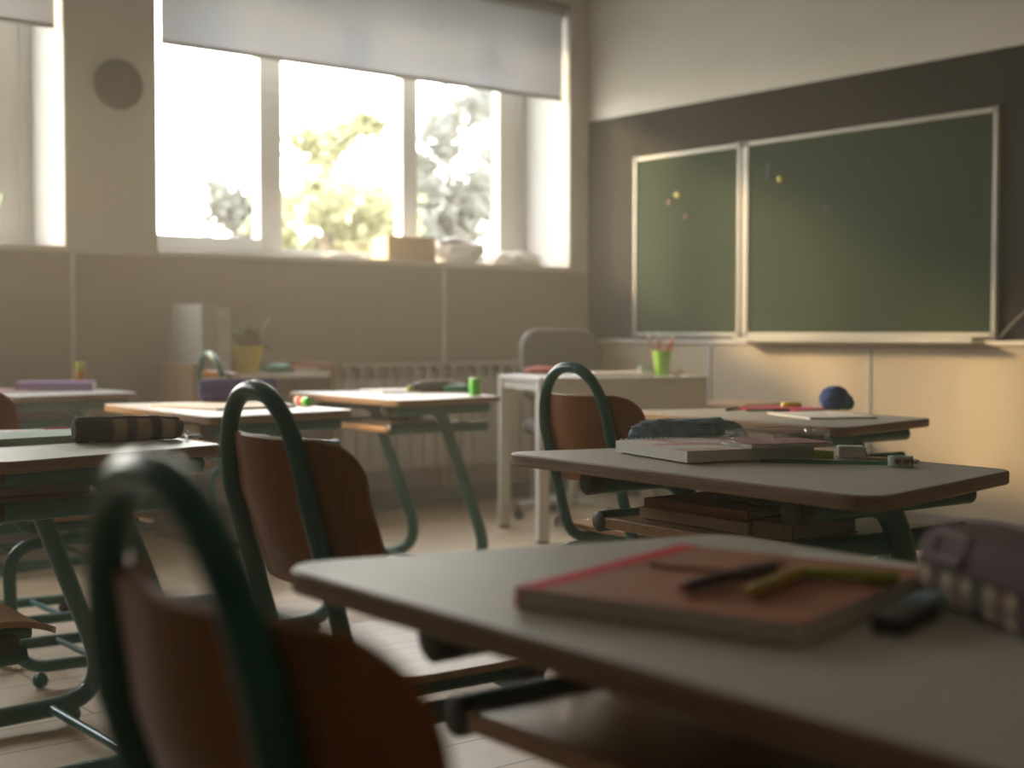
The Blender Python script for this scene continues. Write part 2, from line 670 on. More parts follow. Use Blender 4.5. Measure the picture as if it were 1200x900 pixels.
# panel seams
for xx in (2.359, 4.434):
    bm = BM()
    add_box(bm, (xx - 0.012, YW - 0.006, 0.1), (xx + 0.012, YW + 0.001, SILL - 0.032), 0.002)
    struct('trim_%d' % k, bm, 'trim_pale')
    k += 1
for yy in (5.085, 4.046, 3.0, 1.96):
    bm = BM()
    add_box(bm, (XF - 0.006, yy - 0.014, 0.1), (XF + 0.001, yy + 0.014, 0.885), 0.002)
    struct('trim_%d' % k, bm, 'seam_grey')
    k += 1
bm = BM()
add_box(bm, (XF - 0.014, YR, 0.885), (XF + 0.001, YW, 0.906), 0.003)
struct('trim_%d' % k, bm, 'trim_pale')
bm = BM()
add_box(bm, (XB, YW - 0.014, 0), (XF, YW + 0.001, 0.10), 0.003)
struct('baseboard_window', bm, 'skirting_grey')
bm = BM()
add_box(bm, (XF - 0.014, YR, 0), (XF + 0.001, YW - 0.014, 0.10), 0.003)
struct('baseboard_front', bm, 'skirting_grey')


# windows
def window(name, x0, x1, mulls, first_sash):
    root = bpy.data.objects.new(name, None)
    COL.objects.link(root)
    root['kind'] = 'structure'
    z0, z1 = SILL, WTOP - 0.008
    y0, y1 = YG - 0.03, YG + 0.05
    bm = BM()
    add_box(bm, (x0, y0, z0), (x1, y1, z0 + 0.058), 0.004)
    add_box(bm, (x0, y0, z1 - 0.06), (x1, y1, z1), 0.004)
    add_box(bm, (x0, y0, z0 + 0.058), (x0 + 0.09, y1, z1 - 0.06), 0.004)
    add_box(bm, (x1 - 0.06, y0, z0 + 0.058), (x1 - 0.008, y1, z1 - 0.06), 0.004)
    add_box(bm, (x1 - 0.2, y0 + 0.012, z0 + 0.058), (x1 - 0.06, y1, z1 - 0.06), 0.004)
    for a, b2 in mulls:
        add_box(bm, (a, y0, z0 + 0.058), (b2, y1, z1 - 0.06), 0.004)
    obj('frame', bm, 'pvc_white', root)
    edges = [x0 + 0.09] + [v for m2 in mulls for v in m2] + [x1 - 0.2]
    for i in range(0, len(edges), 2):
        a, b2 = edges[i], edges[i + 1]
        zb = z0 + 0.058
        if i == 0 and first_sash:
            bm = BM()
            add_box(bm, (a, y0 - 0.012, zb - 0.01), (b2, y1 - 0.01, zb + 0.048), 0.004)
            obj('sash', bm, 'pvc_white', root)
            zb += 0.048
        bm = BM()
        add_box(bm, (a - 0.004, YG + 0.005, zb - 0.004), (b2 + 0.004, YG + 0.011, z1 - 0.056))
        obj('pane', bm, 'glass_clear', root)
    return root


window('window_1', WA[0], WA[1], [(3.535, 3.668), (4.444, 4.551)], True)
window('window_2', WB[0], WB[1], [(0.55, 0.68), (1.45, 1.56)], True)

# light portals in the openings (sampling aid for the sky only)
for i, (x0, x1) in enumerate((WA, WB)):
    ld = bpy.data.lights.new('window_portal', 'AREA')
    ld.shape = 'RECTANGLE'
    ld.size, ld.size_y = x1 - x0, WTOP - SILL
    ld.cycles.is_portal = True
    lo = bpy.data.objects.new('window_portal', ld)
    COL.objects.link(lo)
    lo.location = ((x0 + x1) / 2, Y2 + 0.01, (SILL + WTOP) / 2)
    lo.rotation_euler = (R(-90), 0, 0)
    lo.rotation_euler = Vector((0, -1, 0)).to_track_quat('-Z', 'Y').to_euler()


# roller blinds
def blind(label, x0, x1):
    t = thing('roller_blind', label, 'blind', (0, 0, 0))
    bm = BM()
    add_tube(bm, [(x0, 6.115, WTOP - 0.04), (x1, 6.115, WTOP - 0.04)], 0.028, 16)
    obj('roller', bm, 'pvc_white', t, True)
    bm = BM()
    add_box(bm, (x0, 6.098, 2.312), (x1, 6.101, WTOP - 0.03))
    obj('cloth', bm, 'blind_cloth', t)
    bm = BM()
    add_box(bm, (x0, 6.092, 2.298), (x1, 6.107, 2.318), 0.004)
    obj('bottom_bar', bm, 'seam_grey', t)
    for xe in (x0 - 0.008, x1 + 0.002):
        bm = BM()
        add_box(bm, (xe, 6.085, WTOP - 0.075), (xe + 0.006, 6.145, WTOP - 0.008), 0.001)
        obj('bracket', bm, 'pvc_white', t)
    return t


blind('pale translucent roller blind half lowered over the wide window beside the blackboard wall', 2.812, 5.322)
blind('pale roller blind half lowered over the window at the left edge', -0.20, 2.305)

# clock on the pillar
t = thing('wall_clock', 'round dark wall clock on the pillar between the windows', 'clock', (2.579, YW, 2.075))
bm = BM()
add_lathe(bm, [(0.05, 0.0), (0.112, 0.0), (0.116, -0.012), (0.114, -0.028), (0.107, -0.032), (0.102, -0.024)], 48, axis='Y')
obj('case', bm, 'clock_rim', t, True)
bm = BM()
add_lathe(bm, [(0.001, -0.02), (0.104, -0.02), (0.104, -0.0245), (0.001, -0.0245)], 48, axis='Y')
obj('dial', bm, 'clock_dark', t)
bm = BM()
add_box(bm, (-0.003, -0.027, -0.012), (0.003, -0.0255, 0.05))
h = obj('hour_hand', bm, 'clock_pale', t)
h.rotation_euler = (0, R(50), 0)
bm = BM()
add_box(bm, (-0.002, -0.029, -0.014), (0.002, -0.0275, 0.08))
h = obj('minute_hand', bm, 'clock_pale', t)
h.rotation_euler = (0, R(200), 0)

# ------------------------------------------------------------------ blackboard
t = thing('chalkboard', 'green two-panel chalkboard with pale aluminium frame on dark wall band', 'chalkboard', (XF, 0, 0))
for (y0, y1) in ((4.842, 5.644), (3.353, 4.812)):
    bm = BM()
    add_box(bm, (-0.026, y0 + 0.01, 0.935), (-0.002, y1 - 0.01, 1.925))
    obj('board_panel', bm, 'board_green', t)
    bm = BM()
    w = 0.022
    for lo, hi in (((-0.034, y0, 0.92), (-0.001, y0 + w, 1.935)), ((-0.034, y1 - w, 0.92), (-0.001, y1, 1.935)),
                   ((-0.034, y0 + w, 0.92), (-0.001, y1 - w, 0.92 + w)), ((-0.034, y0 + w, 1.935 - w), (-0.001, y1 - w, 1.935))):
        add_box(bm, lo, hi, 0.003)
    fr = obj('frame', bm, 'aluminium', t)
    for yy in (y0 + 0.011, y1 - 0.011):
        for zz in (0.93, 1.925):
            bm = BM()
            add_box(bm, (-0.037, yy - 0.016, zz - 0.016), (-0.0005, yy + 0.016, zz + 0.016), 0.004)
            obj('corner_cap', bm, 'skirting_grey', fr)
bm = BM()
add_box(bm, (-0.026, 4.812, 0.93), (-0.001, 4.842, 1.92), 0.003)
obj('hinge_strip', bm, 'aluminium', t)
bm = BM()
add_box(bm, (-0.105, 3.42, 0.896), (-0.002, 4.82, 0.904), 0.002)
add_box(bm, (-0.109, 3.42, 0.896), (-0.102, 4.82, 0.919), 0.002)
obj('chalk_tray', bm, 'aluminium', t)

cm = BM()
add_lathe(cm, [(0.0112, 0.0), (0.0118, -0.003), (0.0105, -0.009), (0.006, -0.011)], 16, axis='X')
for lab, (yy, zz), mm in (
        ('small red magnet on the left board panel, beside and below the yellow one', (5.364, 1.661), 'magnet_red'),
        ('small yellow magnet on the narrow left board panel', (5.299, 1.698), 'magnet_yellow'),
        ('small red magnet, lowest of three on the narrow left board panel', (5.24, 1.577), 'magnet_red'),
        ('tiny dark blue magnet just left of the yellow one on the wide panel', (4.658, 1.749), 'magnet_blue'),
        ('tiny dark blue magnet just above its dark neighbour near the yellow magnet', (4.645, 1.785), 'magnet_blue'),
        ('yellow magnet near the hinge side of the wide board panel', (4.579, 1.724), 'magnet_yellow'),
        ('lone blue magnet high in the middle of the wide board panel', (4.032, 1.758), 'magnet_blue'),
        ('dark blue magnet alone below the yellow one on the wide panel', (4.287, 1.556), 'magnet_blue')):
    m2 = cm.copy()
    big = 1.25 if mm == 'magnet_yellow' else 0.9
    for v in m2.verts:
        v.co *= big
    tag(obj('magnet', m2, mm, None, True, (XF - 0.0262, yy, zz)), lab, 'magnet', 'magnets on the chalkboard')
for lab, y0, mm, ln in (('red chalk stick lying in the tray under the wide board panel', 3.80, 'chalk_red', 0.075),
                        ('short yellow chalk piece in the tray beside the red chalk', 3.72, 'chalk_yellow', 0.04),
                        ('short green chalk piece in the tray, away from the red chalk', 4.16, 'chalk_green', 0.035)):
    bm = BM()
    add_lathe(bm, [(0.004, -ln / 2), (0.0065, -ln / 2 + 0.002), (0.0065, ln / 2 - 0.002), (0.005, ln / 2)], 12, axis='Y')
    tag(obj('chalk_stick', bm, mm, None, True, (XF - 0.085, y0, 0.9106)), lab, 'chalk')
bm = BM()
add_tube(bm, [(XF - 0.008, 3.36, 0.912), (XF - 0.02, 3.33, 0.93), (XF - 0.012, 3.28, 0.985), (XF - 0.008, 3.23, 1.03), (XF - 0.006, 3.15, 1.12), (XF - 0.006, 3.0, 1.2), (XF - 0.006, 2.7, 1.22)], 0.0035, 8)
tag(obj('wall_cable', bm, 'cable_grey', None, True), 'thin grey cable running up the dark wall from the chalkboard corner', 'cable')


# ------------------------------------------------------------------ pupils' chair
GREEN, BEECH = 'green_enamel', 'ply_beech'


def tube_x(z):
    return -0.158 - 0.335 * (z - 0.43)


def hoop_x(z):
    return tube_x(z) if z < 0.70 else tube_x(0.70) - 0.14 * (z - 0.70)


def make_chair(label, group):
    t = thing('school_chair', label, 'chair', (0, 0, 0), 0, group)
    # seat: bent plywood
    def sfn(u, v):
        x = -0.158 + 0.363 * u
        rc = 0.06
        w = 0.180
        dx = max(0.0, rc - min(x + 0.158, 0.205 - x))
        w -= rc - math.sqrt(max(0.0, rc * rc - dx * dx))
        y = (2 * v - 1) * w
        z = 0.431 + 0.25 * y * y
        if x > 0.09:
            z -= 2.2 * (x - 0.09) ** 2
        if x < -0.08:
            z += 1.3 * (x + 0.08) ** 2
        return Vector((x, y, z)), Vector((0, 0, 1))
    bm = BM()
    grid_shell(bm, sfn, 28, 14, 0.011)
    obj('seat', bm, 'ply_seat', t, True)
    # backrest: curved plywood
    def bfn(u, v):
        z0, z1, rc = 0.570, 0.784, 0.062
        z = z0 + (z1 - z0) * u
        w = 0.192
        dz = max(0.0, rc - min(z - z0, z1 - z))
        w -= rc - math.sqrt(max(0.0, rc * rc - dz * dz))
        y = (2 * v - 1) * w
        x = hoop_x(z) + 0.0125 + 1.9 * (y * y - 0.0145)
        nn = Vector((1, -3.8 * y, 0.33)).normalized()
        return Vector((x, y, z)), nn
    bm = BM()
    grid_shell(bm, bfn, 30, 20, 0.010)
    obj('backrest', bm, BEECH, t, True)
    # hoop: seat rails, uprights and the arch behind the backrest, one bent tube
    side = fillet([(0.16, -0.118, 0.4165), (-0.166, -0.118, 0.4165), (tube_x(0.70), -0.122, 0.70)], [0.07], 8)
    arch = []
    for k in range(1, 24):
        a = math.pi * k / 24
        zz = 0.70 + 0.152 * math.sin(a)
        arch.append(Vector((tube_x(0.70) - 0.14 * (zz - 0.70), -math.copysign(0.122 * abs(math.cos(a)) ** 0.9, math.cos(a)), zz)))
    other = [Vector((p.x, -p.y, p.z)) for p in reversed(side)]
    bm = BM()
    add_tube(bm, side + arch + other, 0.0132, 14)
    obj('back_hoop', bm, GREEN, t, True)
    # rectangular beam under the front of the seat
    bm = BM()
    add_box(bm, (0.085, -0.165, 0.392), (0.125, 0.165, 0.4215), 0.004)
    beam = obj('seat_beam', bm, GREEN, t)
    for s in (-1, 1):
        bm = BM()
        add_box(bm, (0.084, s * 0.1665 - 0.003, 0.391), (0.126, s * 0.1665 + 0.003, 0.4225), 0.002)
        obj('end_cap', bm, 'black_plastic', beam)
    # two C-shaped leg frames opening to the front
    for s in (-1, 1):
        pts = fillet([(0.14, s * 0.15, 0.385), (-0.205, s * 0.15, 0.385), (-0.195, s * 0.15, 0.058), (0.17, s * 0.15, 0.050)], [0.085, 0.105], 9)
        bm = BM()
        add_tube(bm, pts, 0.0165, 14)
        lg = obj('leg', bm, GREEN, t, True)
        for xg in (-0.125, 0.145):
            bm = BM()
            add_ball(bm, (xg, s * 0.15, 0.021), 0.021, 2)
            obj('foot_glide', bm, 'black_plastic' if xg > 0 else GREEN, lg, True)
    bm = BM()
    add_tube(bm, [(0.03, -0.15, 0.056), (0.03, 0.15, 0.056)], 0.009, 10)
    obj('crossbar', bm, GREEN, t, True)
    return t


CG = 'green tube school chairs'
chair1 = make_chair('green hoop chair nearest the camera, brown plywood back, tucked at the bare-topped near desk', CG)
chair1.location = (0.596, 0.710, 0)
chair1.rotation_euler.z = R(-3.5)
dup(chair1, (1.215, 1.738, 0), R(-3), 'green hoop chair with brown back standing between the near desk and the crumpled-cloth desk', CG)
dup(chair1, (2.455, 2.465, 0), R(-2), 'green hoop chair in front of the teacher desk, behind the desk with spiral notebook', CG)
dup(chair1, (0.675, 2.475, 0), R(0), 'chair with only its plywood seat front showing at the lower left edge', CG)
dup(chair1, (1.41, 3.70, 0), R(0), 'chair whose seat shows under the desk with the plaid pencil case', CG)
dup(chair1, (2.74, 4.93, 0), R(-4), 'chair whose slim hoop rises behind the blue cylinder pencil case', CG)
dup(chair1, (1.55, 4.30, 0), R(0), 'chair showing a corner of brown back at the left edge, before the purple book', CG)

# ------------------------------------------------------------------ pupils' desk
ZT = 0.70


def make_desk(label, group):
    t = thing('school_desk', label, 'desk', (0, 0, 0), 0, group)
    out = rounded_poly([(-0.26, -0.465), (0.26, -0.335), (0.26, 0.335), (-0.26, 0.465)], [0.055, 0.05, 0.05, 0.055], 8)
    bm = BM()
    add_slab(bm, out, ZT - 0.023, ZT, 0.003, 0, 1, 0)
    obj('tabletop', bm, ['ply_edge', 'laminate_grey'], t)
    Y = 0.255
    for s in (-1, 1):
        bm = BM()
        pts = fillet([(-0.195, s * Y, 0.654), (0.03, s * Y, 0.654), (0.262, s * Y, 0.046), (-0.27, s * Y, 0.036)], [0.085, 0.115], 10)
        add_tube(bm, pts, 0.0222, 16)
        lg = obj('leg', bm, GREEN, t, True)
        bm = BM()
        add_lathe(bm, [(0.018, -0.005), (0.0228, -0.002), (0.0228, 0.026), (0.0222, 0.027)], 16, axis='X', c=(-0.203, s * Y, 0.654))
        obj('end_cap', bm, 'black_plastic', lg, True)
        for xg in (0.155, -0.24):
            bm = BM()
            add_ball(bm, (xg, s * Y, 0.021), 0.0215, 2)
            obj('foot_glide', bm, GREEN, lg, True)
        bm = BM()
        add_tube(bm, [(-0.02, s * (Y - 0.004), 0.653), (0.245, s * (Y - 0.004), 0.653), (0.25, s * (Y - 0.004), 0.653)], [0.0185, 0.0185, 0.013], 14)
        obj('top_rail', bm, GREEN, t, True)
        bm = BM()
        add_tube(bm, [(-0.178, s * (Y - 0.012), 0.582), (0.245, s * (Y - 0.016), 0.582), (0.253, s * (Y - 0.016), 0.582)], [0.017, 0.017, 0.010], 14, r2=0.02)
        rl = obj('shelf_rail', bm, GREEN, t, True)
        bm = BM()
        add_lathe(bm, [(0.014, -0.006), (0.0195, -0.003), (0.0195, 0.01), (0.012, 0.014)], 14, axis='X', c=(-0.183, s * (Y - 0.012), 0.582))
        obj('rail_cap', bm, 'black_plastic', rl, True)
    bm = BM()
    add_box(bm, (-0.17, -0.238, 0.578), (0.235, 0.238, 0.591), 0.002)
    add_box(bm, (-0.186, -0.238, 0.571), (-0.170, 0.238, 0.592), 0.003)
    obj('shelf', bm, 'ply_shelf', t)
    bm = BM()
    add_tube(bm, [(0.10, -0.255, 0.045), (0.10, 0.255, 0.045)], 0.0105, 10)
    obj('crossbar', bm, GREEN, t, True)
    bm = BM()
    add_box(bm, (0.06, -0.25, 0.640), (0.10, 0.25, 0.664), 0.003)
    obj('top_beam', bm, GREEN, t)
    return t


DG = 'trapezoid pupil desks on green frames'
D1 = (0.92, 0.745, R(-1.5))
D2 = (1.90, 1.62, R(-3.5))
D3 = (3.06, 2.56, R(-4.0))
DL = (1.075, 2.935, R(0.0))
DM = (2.03, 3.91, R(-3.0))
DW = (2.985, 4.375, R(-4.0))
DF = (2.02, 5.49, R(-2.0))
desk1 = make_desk('nearest desk, carrying the kraft notebook with red spine and pens', DG)
desk1.location, desk1.rotation_euler.z = (D1[0], D1[1], 0), D1[2]
for dd, lab in ((D2, 'desk with spiral notebook, crumpled blue cloth case and books on its shelf'),
                (D3, 'desk carrying the blue wool ball, close to the sunlit panelled wall'),
                (DL, 'desk carrying the plaid pencil case and pale green open notebook'),
                (DM, 'desk carrying the dark blue cylinder pencil case and white notebook'),
                (DW, 'desk in front of the radiator carrying a bright green sharpener cup'),
                (DF, 'small-looking desk with the purple book, farthest back along the window wall')):
    dup(desk1, (dd[0], dd[1], 0), dd[2], lab, DG)


def at(d, x, y):
    """world x, y of a point given in a desk's own axes"""
    c, s = math.cos(d[2]), math.sin(d[2])
    return d[0] + c * x - s * y, d[1] + s * x + c * y


# ------------------------------------------------------------------ books and notebooks
def book(name, label, cat, loc, rz, size, cover, pages, spine=None, group=None, soft=False):
    """size = (width away from spine along +x, height along y, thickness)"""
    t = thing(name, label, cat, loc, rz, group)
    w, h, th = size
    c = 0.0012 if soft else 0.0028
    bm = BM()
    e = 0.0006 if soft else 0.003
    add_box(bm, (0.002, -h / 2 + e, c * 0.8), (w - e, h / 2 - e, th - c * 0.8))
    obj('page_block', bm, pages, t)
    bm = BM()
    add_box(bm, (0, -h / 2, 0), (w, h / 2, c), 0.0006)
    add_box(bm, (0, -h / 2, th - c), (w, h / 2, th), 0.0006)
    obj('cover', bm, cover, t)
    bm = BM()
    add_box(bm, (-0.0015, -h / 2, 0), (0.003, h / 2, th), 0.001)
    if spine == 'red_spine':
        add_box(bm, (-0.0015, -h / 2, th - 0.0004), (0.021, h / 2, th + 0.0008), 0.0005)
    obj('spine', bm, spine or cover, t)
    return t


def spiral(parent, h, th, n):
    bm = BM()
    for i in range(n):
        y = -h / 2 + h * (i + 0.5) / n
        pts = [Vector((0.002 + (th * 0.5 + 0.003) * math.cos(a), y + 0.0006 * a, th / 2 + (th * 0.5 + 0.003) * math.sin(a))) for a in [k * math.pi / 5 for k in range(11)]]
        add_tube(bm, pts, 0.0009, 6)
    return obj('spiral_wire', bm, 'white_paper', parent, True)


def pen(name, label, cat, a, b, r, m, tipm, group=None, capm=None):
    """pen lying from a to b"""
    a, b = Vector(a), Vector(b)
    t = thing(name, label, cat, a, 0, group)
    d = b - a
    L = d.length
    t.rotation_euler = d.to_track_quat('X', 'Z').to_euler()
    bm = BM()
    add_lathe(bm, [(r * 0.6, 0.0), (r, 0.003), (r, L * 0.62)], 12, axis='X')
    obj('barrel', bm, m, t, True)
    bm = BM()
    add_lathe(bm, [(r * 1.12, L * 0.60), (r * 1.12, L * 0.95), (r * 0.8, L * 0.985)], 12, axis='X')
    obj('cap', bm, capm or m, t, True)
    bm = BM()
    add_lathe(bm, [(r * 0.7, -0.004), (r * 0.75, 0.004)], 12, axis='X')
    obj('end_plug', bm, tipm, t, True)
    return t


# near desk ---------------------------------------------------------
nb_a = Vector((0.727, 0.888, 0))
nb_b = Vector((1.004, 0.966, 0))
nd = (nb_b - nb_a).normalized()
nmid = (nb_a + nb_b) / 2
nrz = math.atan2(nd.y, nd.x) - math.pi / 2      # local y runs along the spine
book('notebook', 'thick kraft-brown notebook with bright red spine on the nearest desk', 'notebook', (nmid.x, nmid.y, ZT), nrz,
     (0.255, 0.292, 0.017), 'kraft_cover', 'white_paper', 'red_spine', None, True)
ZN = ZT + 0.017
pen('felt_pen', 'dark purple felt pen with red end on the kraft notebook', 'pen', (0.812, 0.776, ZN + 0.0062), (0.955, 0.801, ZN + 0.0062), 0.0055, 'pen_dark', 'pen_red', None, 'pen_dark')
pen('felt_pen', 'yellow felt pen beside the dark purple one on the kraft notebook', 'pen', (0.840, 0.731, ZN + 0.0062), (0.958, 0.768, ZN + 0.0062), 0.0055, 'pen_yellow', 'pen_yellow')
pen('felt_pen', 'lime green felt pen near the far edge of the kraft notebook', 'pen', (0.948, 0.760, ZN + 0.0062), (0.985, 0.690, ZN + 0.0062), 0.0055, 'pen_lime', 'pen_lime')
# folded ochre booklet on the notebook's far corner
book('notebook', 'small reddish booklet lying across the far end of the kraft notebook', 'notebook', (0.925, 0.905, ZN), R(-68), (0.10, 0.085, 0.004), 'kraft_cover', 'cream_paper', 'kraft_cover', None, True)
# sheet beneath
bm = BM()
add_box(bm, (-0.075, -0.11, 0), (0.075, 0.11, 0.0022), 0.0006)
tag(obj('paper_sheet', bm, 'white_paper', None, False, (1.083, 0.80, ZT), R(12)), 'white paper lying between the kraft notebook and the plum pencil case', 'paper')
# sharpener / eraser, dark blue
t = thing('pencil_sharpener', 'dark blue-black sharpener between kraft notebook and plum pencil case', 'sharpener', (0.928, 0.643, ZT), R(16))
bm = BM()
add_box(bm, (-0.05, -0.014, 0), (0.035, 0.014, 0.014), 0.004)
obj('body', bm, 'black_plastic', t)
bm = BM()
add_box(bm, (0.02, -0.0125, 0.002), (0.062, 0.0125, 0.017), 0.003)
obj('blue_end', bm, 'teal_cloth', t)

# plum pencil case
pcd = Vector((-0.49, -0.872, 0)).normalized()
prz = math.atan2(pcd.y, pcd.x)
t = thing('pencil_case', 'plum zip pencil case with beige plaid side on the nearest desk', 'pencil case', (1.014, 0.592, ZT), prz)
def case_ring(x, L, w, hgt):
    pass
L, W, Hh = 0.23, 0.085, 0.068
bm = BM()
pl = rounded_poly([(-L / 2, -W / 2), (L / 2, -W / 2), (L / 2, W / 2), (-L / 2, W / 2)], 0.02, 6)
def loft(bm, layers, mi):
    rings = []
    for z, ins in layers:
        rings.append([bm.verts.new((x * (1 - ins / (L / 2)), y * (1 - ins / (W / 2)), z)) for x, y in pl])
    n = len(pl)
    for A, B in zip(rings, rings[1:]):
        for k2 in range(n):
            fc = bm.faces.new((A[k2], A[(k2 + 1) % n], B[(k2 + 1) % n], B[k2]))
            fc.material_index = mi
    bm.faces.new(list(reversed(rings[0]))).material_index = mi
    bm.faces.new(rings[-1]).material_index = mi
loft(bm, [(0.0, 0.006), (0.004, 0.001), (0.018, 0.0), (0.034, 0.001)], 0)
obj('lower_body', bm, 'plaid_near', t, True)
bm = BM()
loft(bm, [(0.034, 0.0006), (0.050, 0.002), (0.060, 0.007), (0.066, 0.015), (0.068, 0.026)], 0)
obj('upper_body', bm, 'plum_cloth', t, True)
bm = BM()
add_tube(bm, [Vector((x * 1.005, y * 1.01, 0.034)) for x, y in pl], 0.0022, 6, True)
obj('zip', bm, 'plaid_dark_end', t, True)
bm = BM()
rp2 = rounded_poly([(-0.030, -0.016), (0.030, -0.016), (0.030, 0.016), (-0.030, 0.016)], 0.008, 5)
add_tube(bm, [Vector((x * 0.85 - 0.050, -W / 2 + 0.0002 + 0.28 * (y + 0.016), 0.042 + 0.6 * (y + 0.016))) for x, y in rp2], 0.0036, 8, True)
obj('badge_frame', bm, 'badge_wine', t, True)

# second desk ---------------------------------------------------------
# spiral notebook: spine towards the far side
sa = Vector((1.745, 1.99, 0)); sb = Vector((2.10, 1.875, 0))
t = book('spiral_notebook', 'thick white-paged spiral notebook on the desk with the crumpled cloth case', 'notebook', (1.968, 1.905, ZT + 0.003), R(-105), (0.265, 0.275, 0.021), 'patterned_cover', 'white_paper', 'white_paper', None, True)
spiral(t, 0.265, 0.021, 24)
book('notebook', 'thin pale exercise book lying under the spiral notebook', 'notebook', (1.99, 1.735, ZT), R(-96), (0.155, 0.26, 0.006), 'mint_paper', 'white_paper', 'mint_paper', None, True) if False else None
# clear plastic wrapper with pink papers
t = thing('plastic_folder', 'clear crinkled plastic wrapper with pinkish papers lying on the spiral notebook', 'folder', (1.985, 1.665, ZT + 0.0245), R(-20))
bm = BM()
add_box(bm, (-0.085, -0.06, 0), (0.085, 0.06, 0.007), 0.001)
obj('paper_stack', bm, 'white_paper', t)
bm = BM()
add_box(bm, (-0.083, -0.058, 0.007), (0.083, 0.058, 0.009), 0.0005)
obj('pink_sheet', bm, 'pink_card', t)
bm = BM()
lumpy(bm, (0.19, 0.135, 0.034), 0.22, 3.2, 4.0, 4, 0, 0.6)
obj('wrapper', bm, 'film_clear', t, True)
# crumpled cloth pencil case
t = thing('pencil_case', 'crumpled teal-blue cloth pencil case behind the spiral notebook', 'pencil case', (2.062, 1.972, ZT), R(-17))
bm = BM()
lumpy(bm, (0.235, 0.075, 0.056), 0.20, 2.6, 9.3, 5, 0, 0.62)
obj('cloth_body', bm, 'teal_cloth', t, True)
bm = BM()
add_tube(bm, [(-0.09, -0.006, 0.046), (-0.05, -0.004, 0.052), (0.0, -0.008, 0.052), (0.05, -0.004, 0.051), (0.09, -0.006, 0.045)], 0.0028, 8)
obj('zip', bm, 'plaid_dark_end', t, True)
# green ruler and small things
bm = BM()
add_box(bm, (-0.125, -0.022, 0), (0.125, 0.022, 0.003), 0.0008)
tag(obj('ruler', bm, 'green_film', None, False, (1.992, 1.545, ZT), R(-50)), 'translucent green ruler lying between the erasers and the heart tape', 'ruler')
bm = BM()
add_box(bm, (-0.02, -0.012, 0), (0.02, 0.012, 0.015), 0.002)
tag(obj('eraser', bm, 'pen_lime', None, False, (2.022, 1.588, ZT + 0.0031), R(-45)), 'small lime-yellow eraser against the white one on the spiral notebook desk', 'eraser')
bm = BM()
add_box(bm, (-0.024, -0.016, 0), (0.024, 0.016, 0.022), 0.003)
tag(obj('eraser', bm, 'white_paper', None, False, (2.085, 1.572, ZT + 0.0031), R(-42)), 'white block eraser beside the lime one on the green ruler', 'eraser')
t = thing('tape_roll', 'roll of pale paper tape with red hearts near the desk corner', 'tape', (2.035, 1.428, ZT))
bm = BM()
add_lathe(bm, [(0.014, 0.001), (0.0215, 0.001), (0.0215, 0.0185), (0.014, 0.0185), (0.0142, 0.001)], 28)
obj('tape', bm, 'mint_paper', t, True)
for aa in (-2.72, -2.05, -1.4):
    bm = BM()
    hv = []
    for k2 in range(20):
        q = 2 * math.pi * k2 / 20
        hx = 16 * math.sin(q) ** 3
        hz = 13 * math.cos(q) - 5 * math.cos(2 * q) - 2 * math.cos(3 * q) - math.cos(4 * q)
        th = aa + hx * 0.00036 / 0.0215
        hv.append(bm.verts.new((0.0219 * math.cos(th), 0.0219 * math.sin(th), 0.010 + hz * 0.00036)))
    bm.faces.new(hv)
    obj('printed_heart', bm, 'pen_red', t)
pen('pencil', 'slim pale pencil lying beyond the green ruler', 'pencil', (2.085, 1.60, ZT + 0.004), (2.11, 1.44, ZT + 0.004), 0.0035, 'cream_paper', 'pen_red')
# books on its shelf
SHELF = 0.5925
def shelf_book(d, x, y, z, rz, size, cover, pages, label, group=None):
    px, py = at(d, x, y)
    return book('book', label, 'book', (px, py, z), d[2] + rz, size, cover, pages, None, group)
px = 0
SG = 'books in the second desk shelf'
shelf_book(D2, -0.135, 0.045, SHELF, 0, (0.22, 0.28, 0.020), 'cardboard', 'cream_paper', 'tan book at the bottom of the shelf under the spiral notebook desk', SG)
shelf_book(D2, -0.120, 0.055, SHELF + 0.0202, R(4), (0.21, 0.25, 0.016), 'kraft_cover', 'cream_paper', 'brown book on the tan one in that desk shelf', SG)
shelf_book(D2, -0.13, -0.145, SHELF, R(3), (0.17, 0.085, 0.026), 'table_brown', 'cream_paper', 'small brown-backed book at the right end of that desk shelf', SG)
bm = BM()
lumpy(bm, (0.20, 0.11, 0.024), 0.2, 3.0, 2.2, 4, 0, 0.6)
qx, qy = at(D2, -0.02, -0.02)
tag(obj('cloth_pouch', bm, 'dark_case', None, True, (qx, qy, SHELF + 0.0366), R(80)), 'dark crumpled pouch on top of the books in the desk shelf', 'pouch')

# third desk --------------------------------------------------------------
bm = BM()
lumpy(bm, (0.088, 0.088, 0.078), 0.12, 3.2, 1.7, 4, 0, 0.95)
t = thing('yarn_ball', 'blue lumpy wool ball at the far side of the wall-side desk', 'ball', (3.405, 2.63, ZT))
obj('wool', bm, 'blue_wool', t, True)
bm = BM()
lumpy(bm, (0.05, 0.06, 0.055), 0.12, 3.0, 5.2, 3, 0, 0.9, True, (0.012, -0.028, 0.001))
obj('teal_patch', bm, 'teal_wool', t, True)
book('notebook', 'magenta-covered notebook beside the blue wool ball', 'notebook', (3.20, 2.72, ZT), R(8), (0.17, 0.21, 0.007), 'magenta_card', 'white_paper', 'magenta_card', None, True)
book('notebook', 'white exercise book in front of the magenta one', 'notebook', (3.03, 2.50, ZT), R(-25), (0.20, 0.28, 0.006), 'white_paper', 'white_paper', 'white_paper', None, True)
bm = BM()
lumpy(bm, (0.065, 0.04, 0.024), 0.1, 3.0, 7.7, 3, 0, 0.8)
tag(obj('eraser', bm, 'yellow_plastic', None, True, (3.36, 2.76, ZT), R(-40)), 'small yellow eraser next to the blue wool ball', 'eraser')
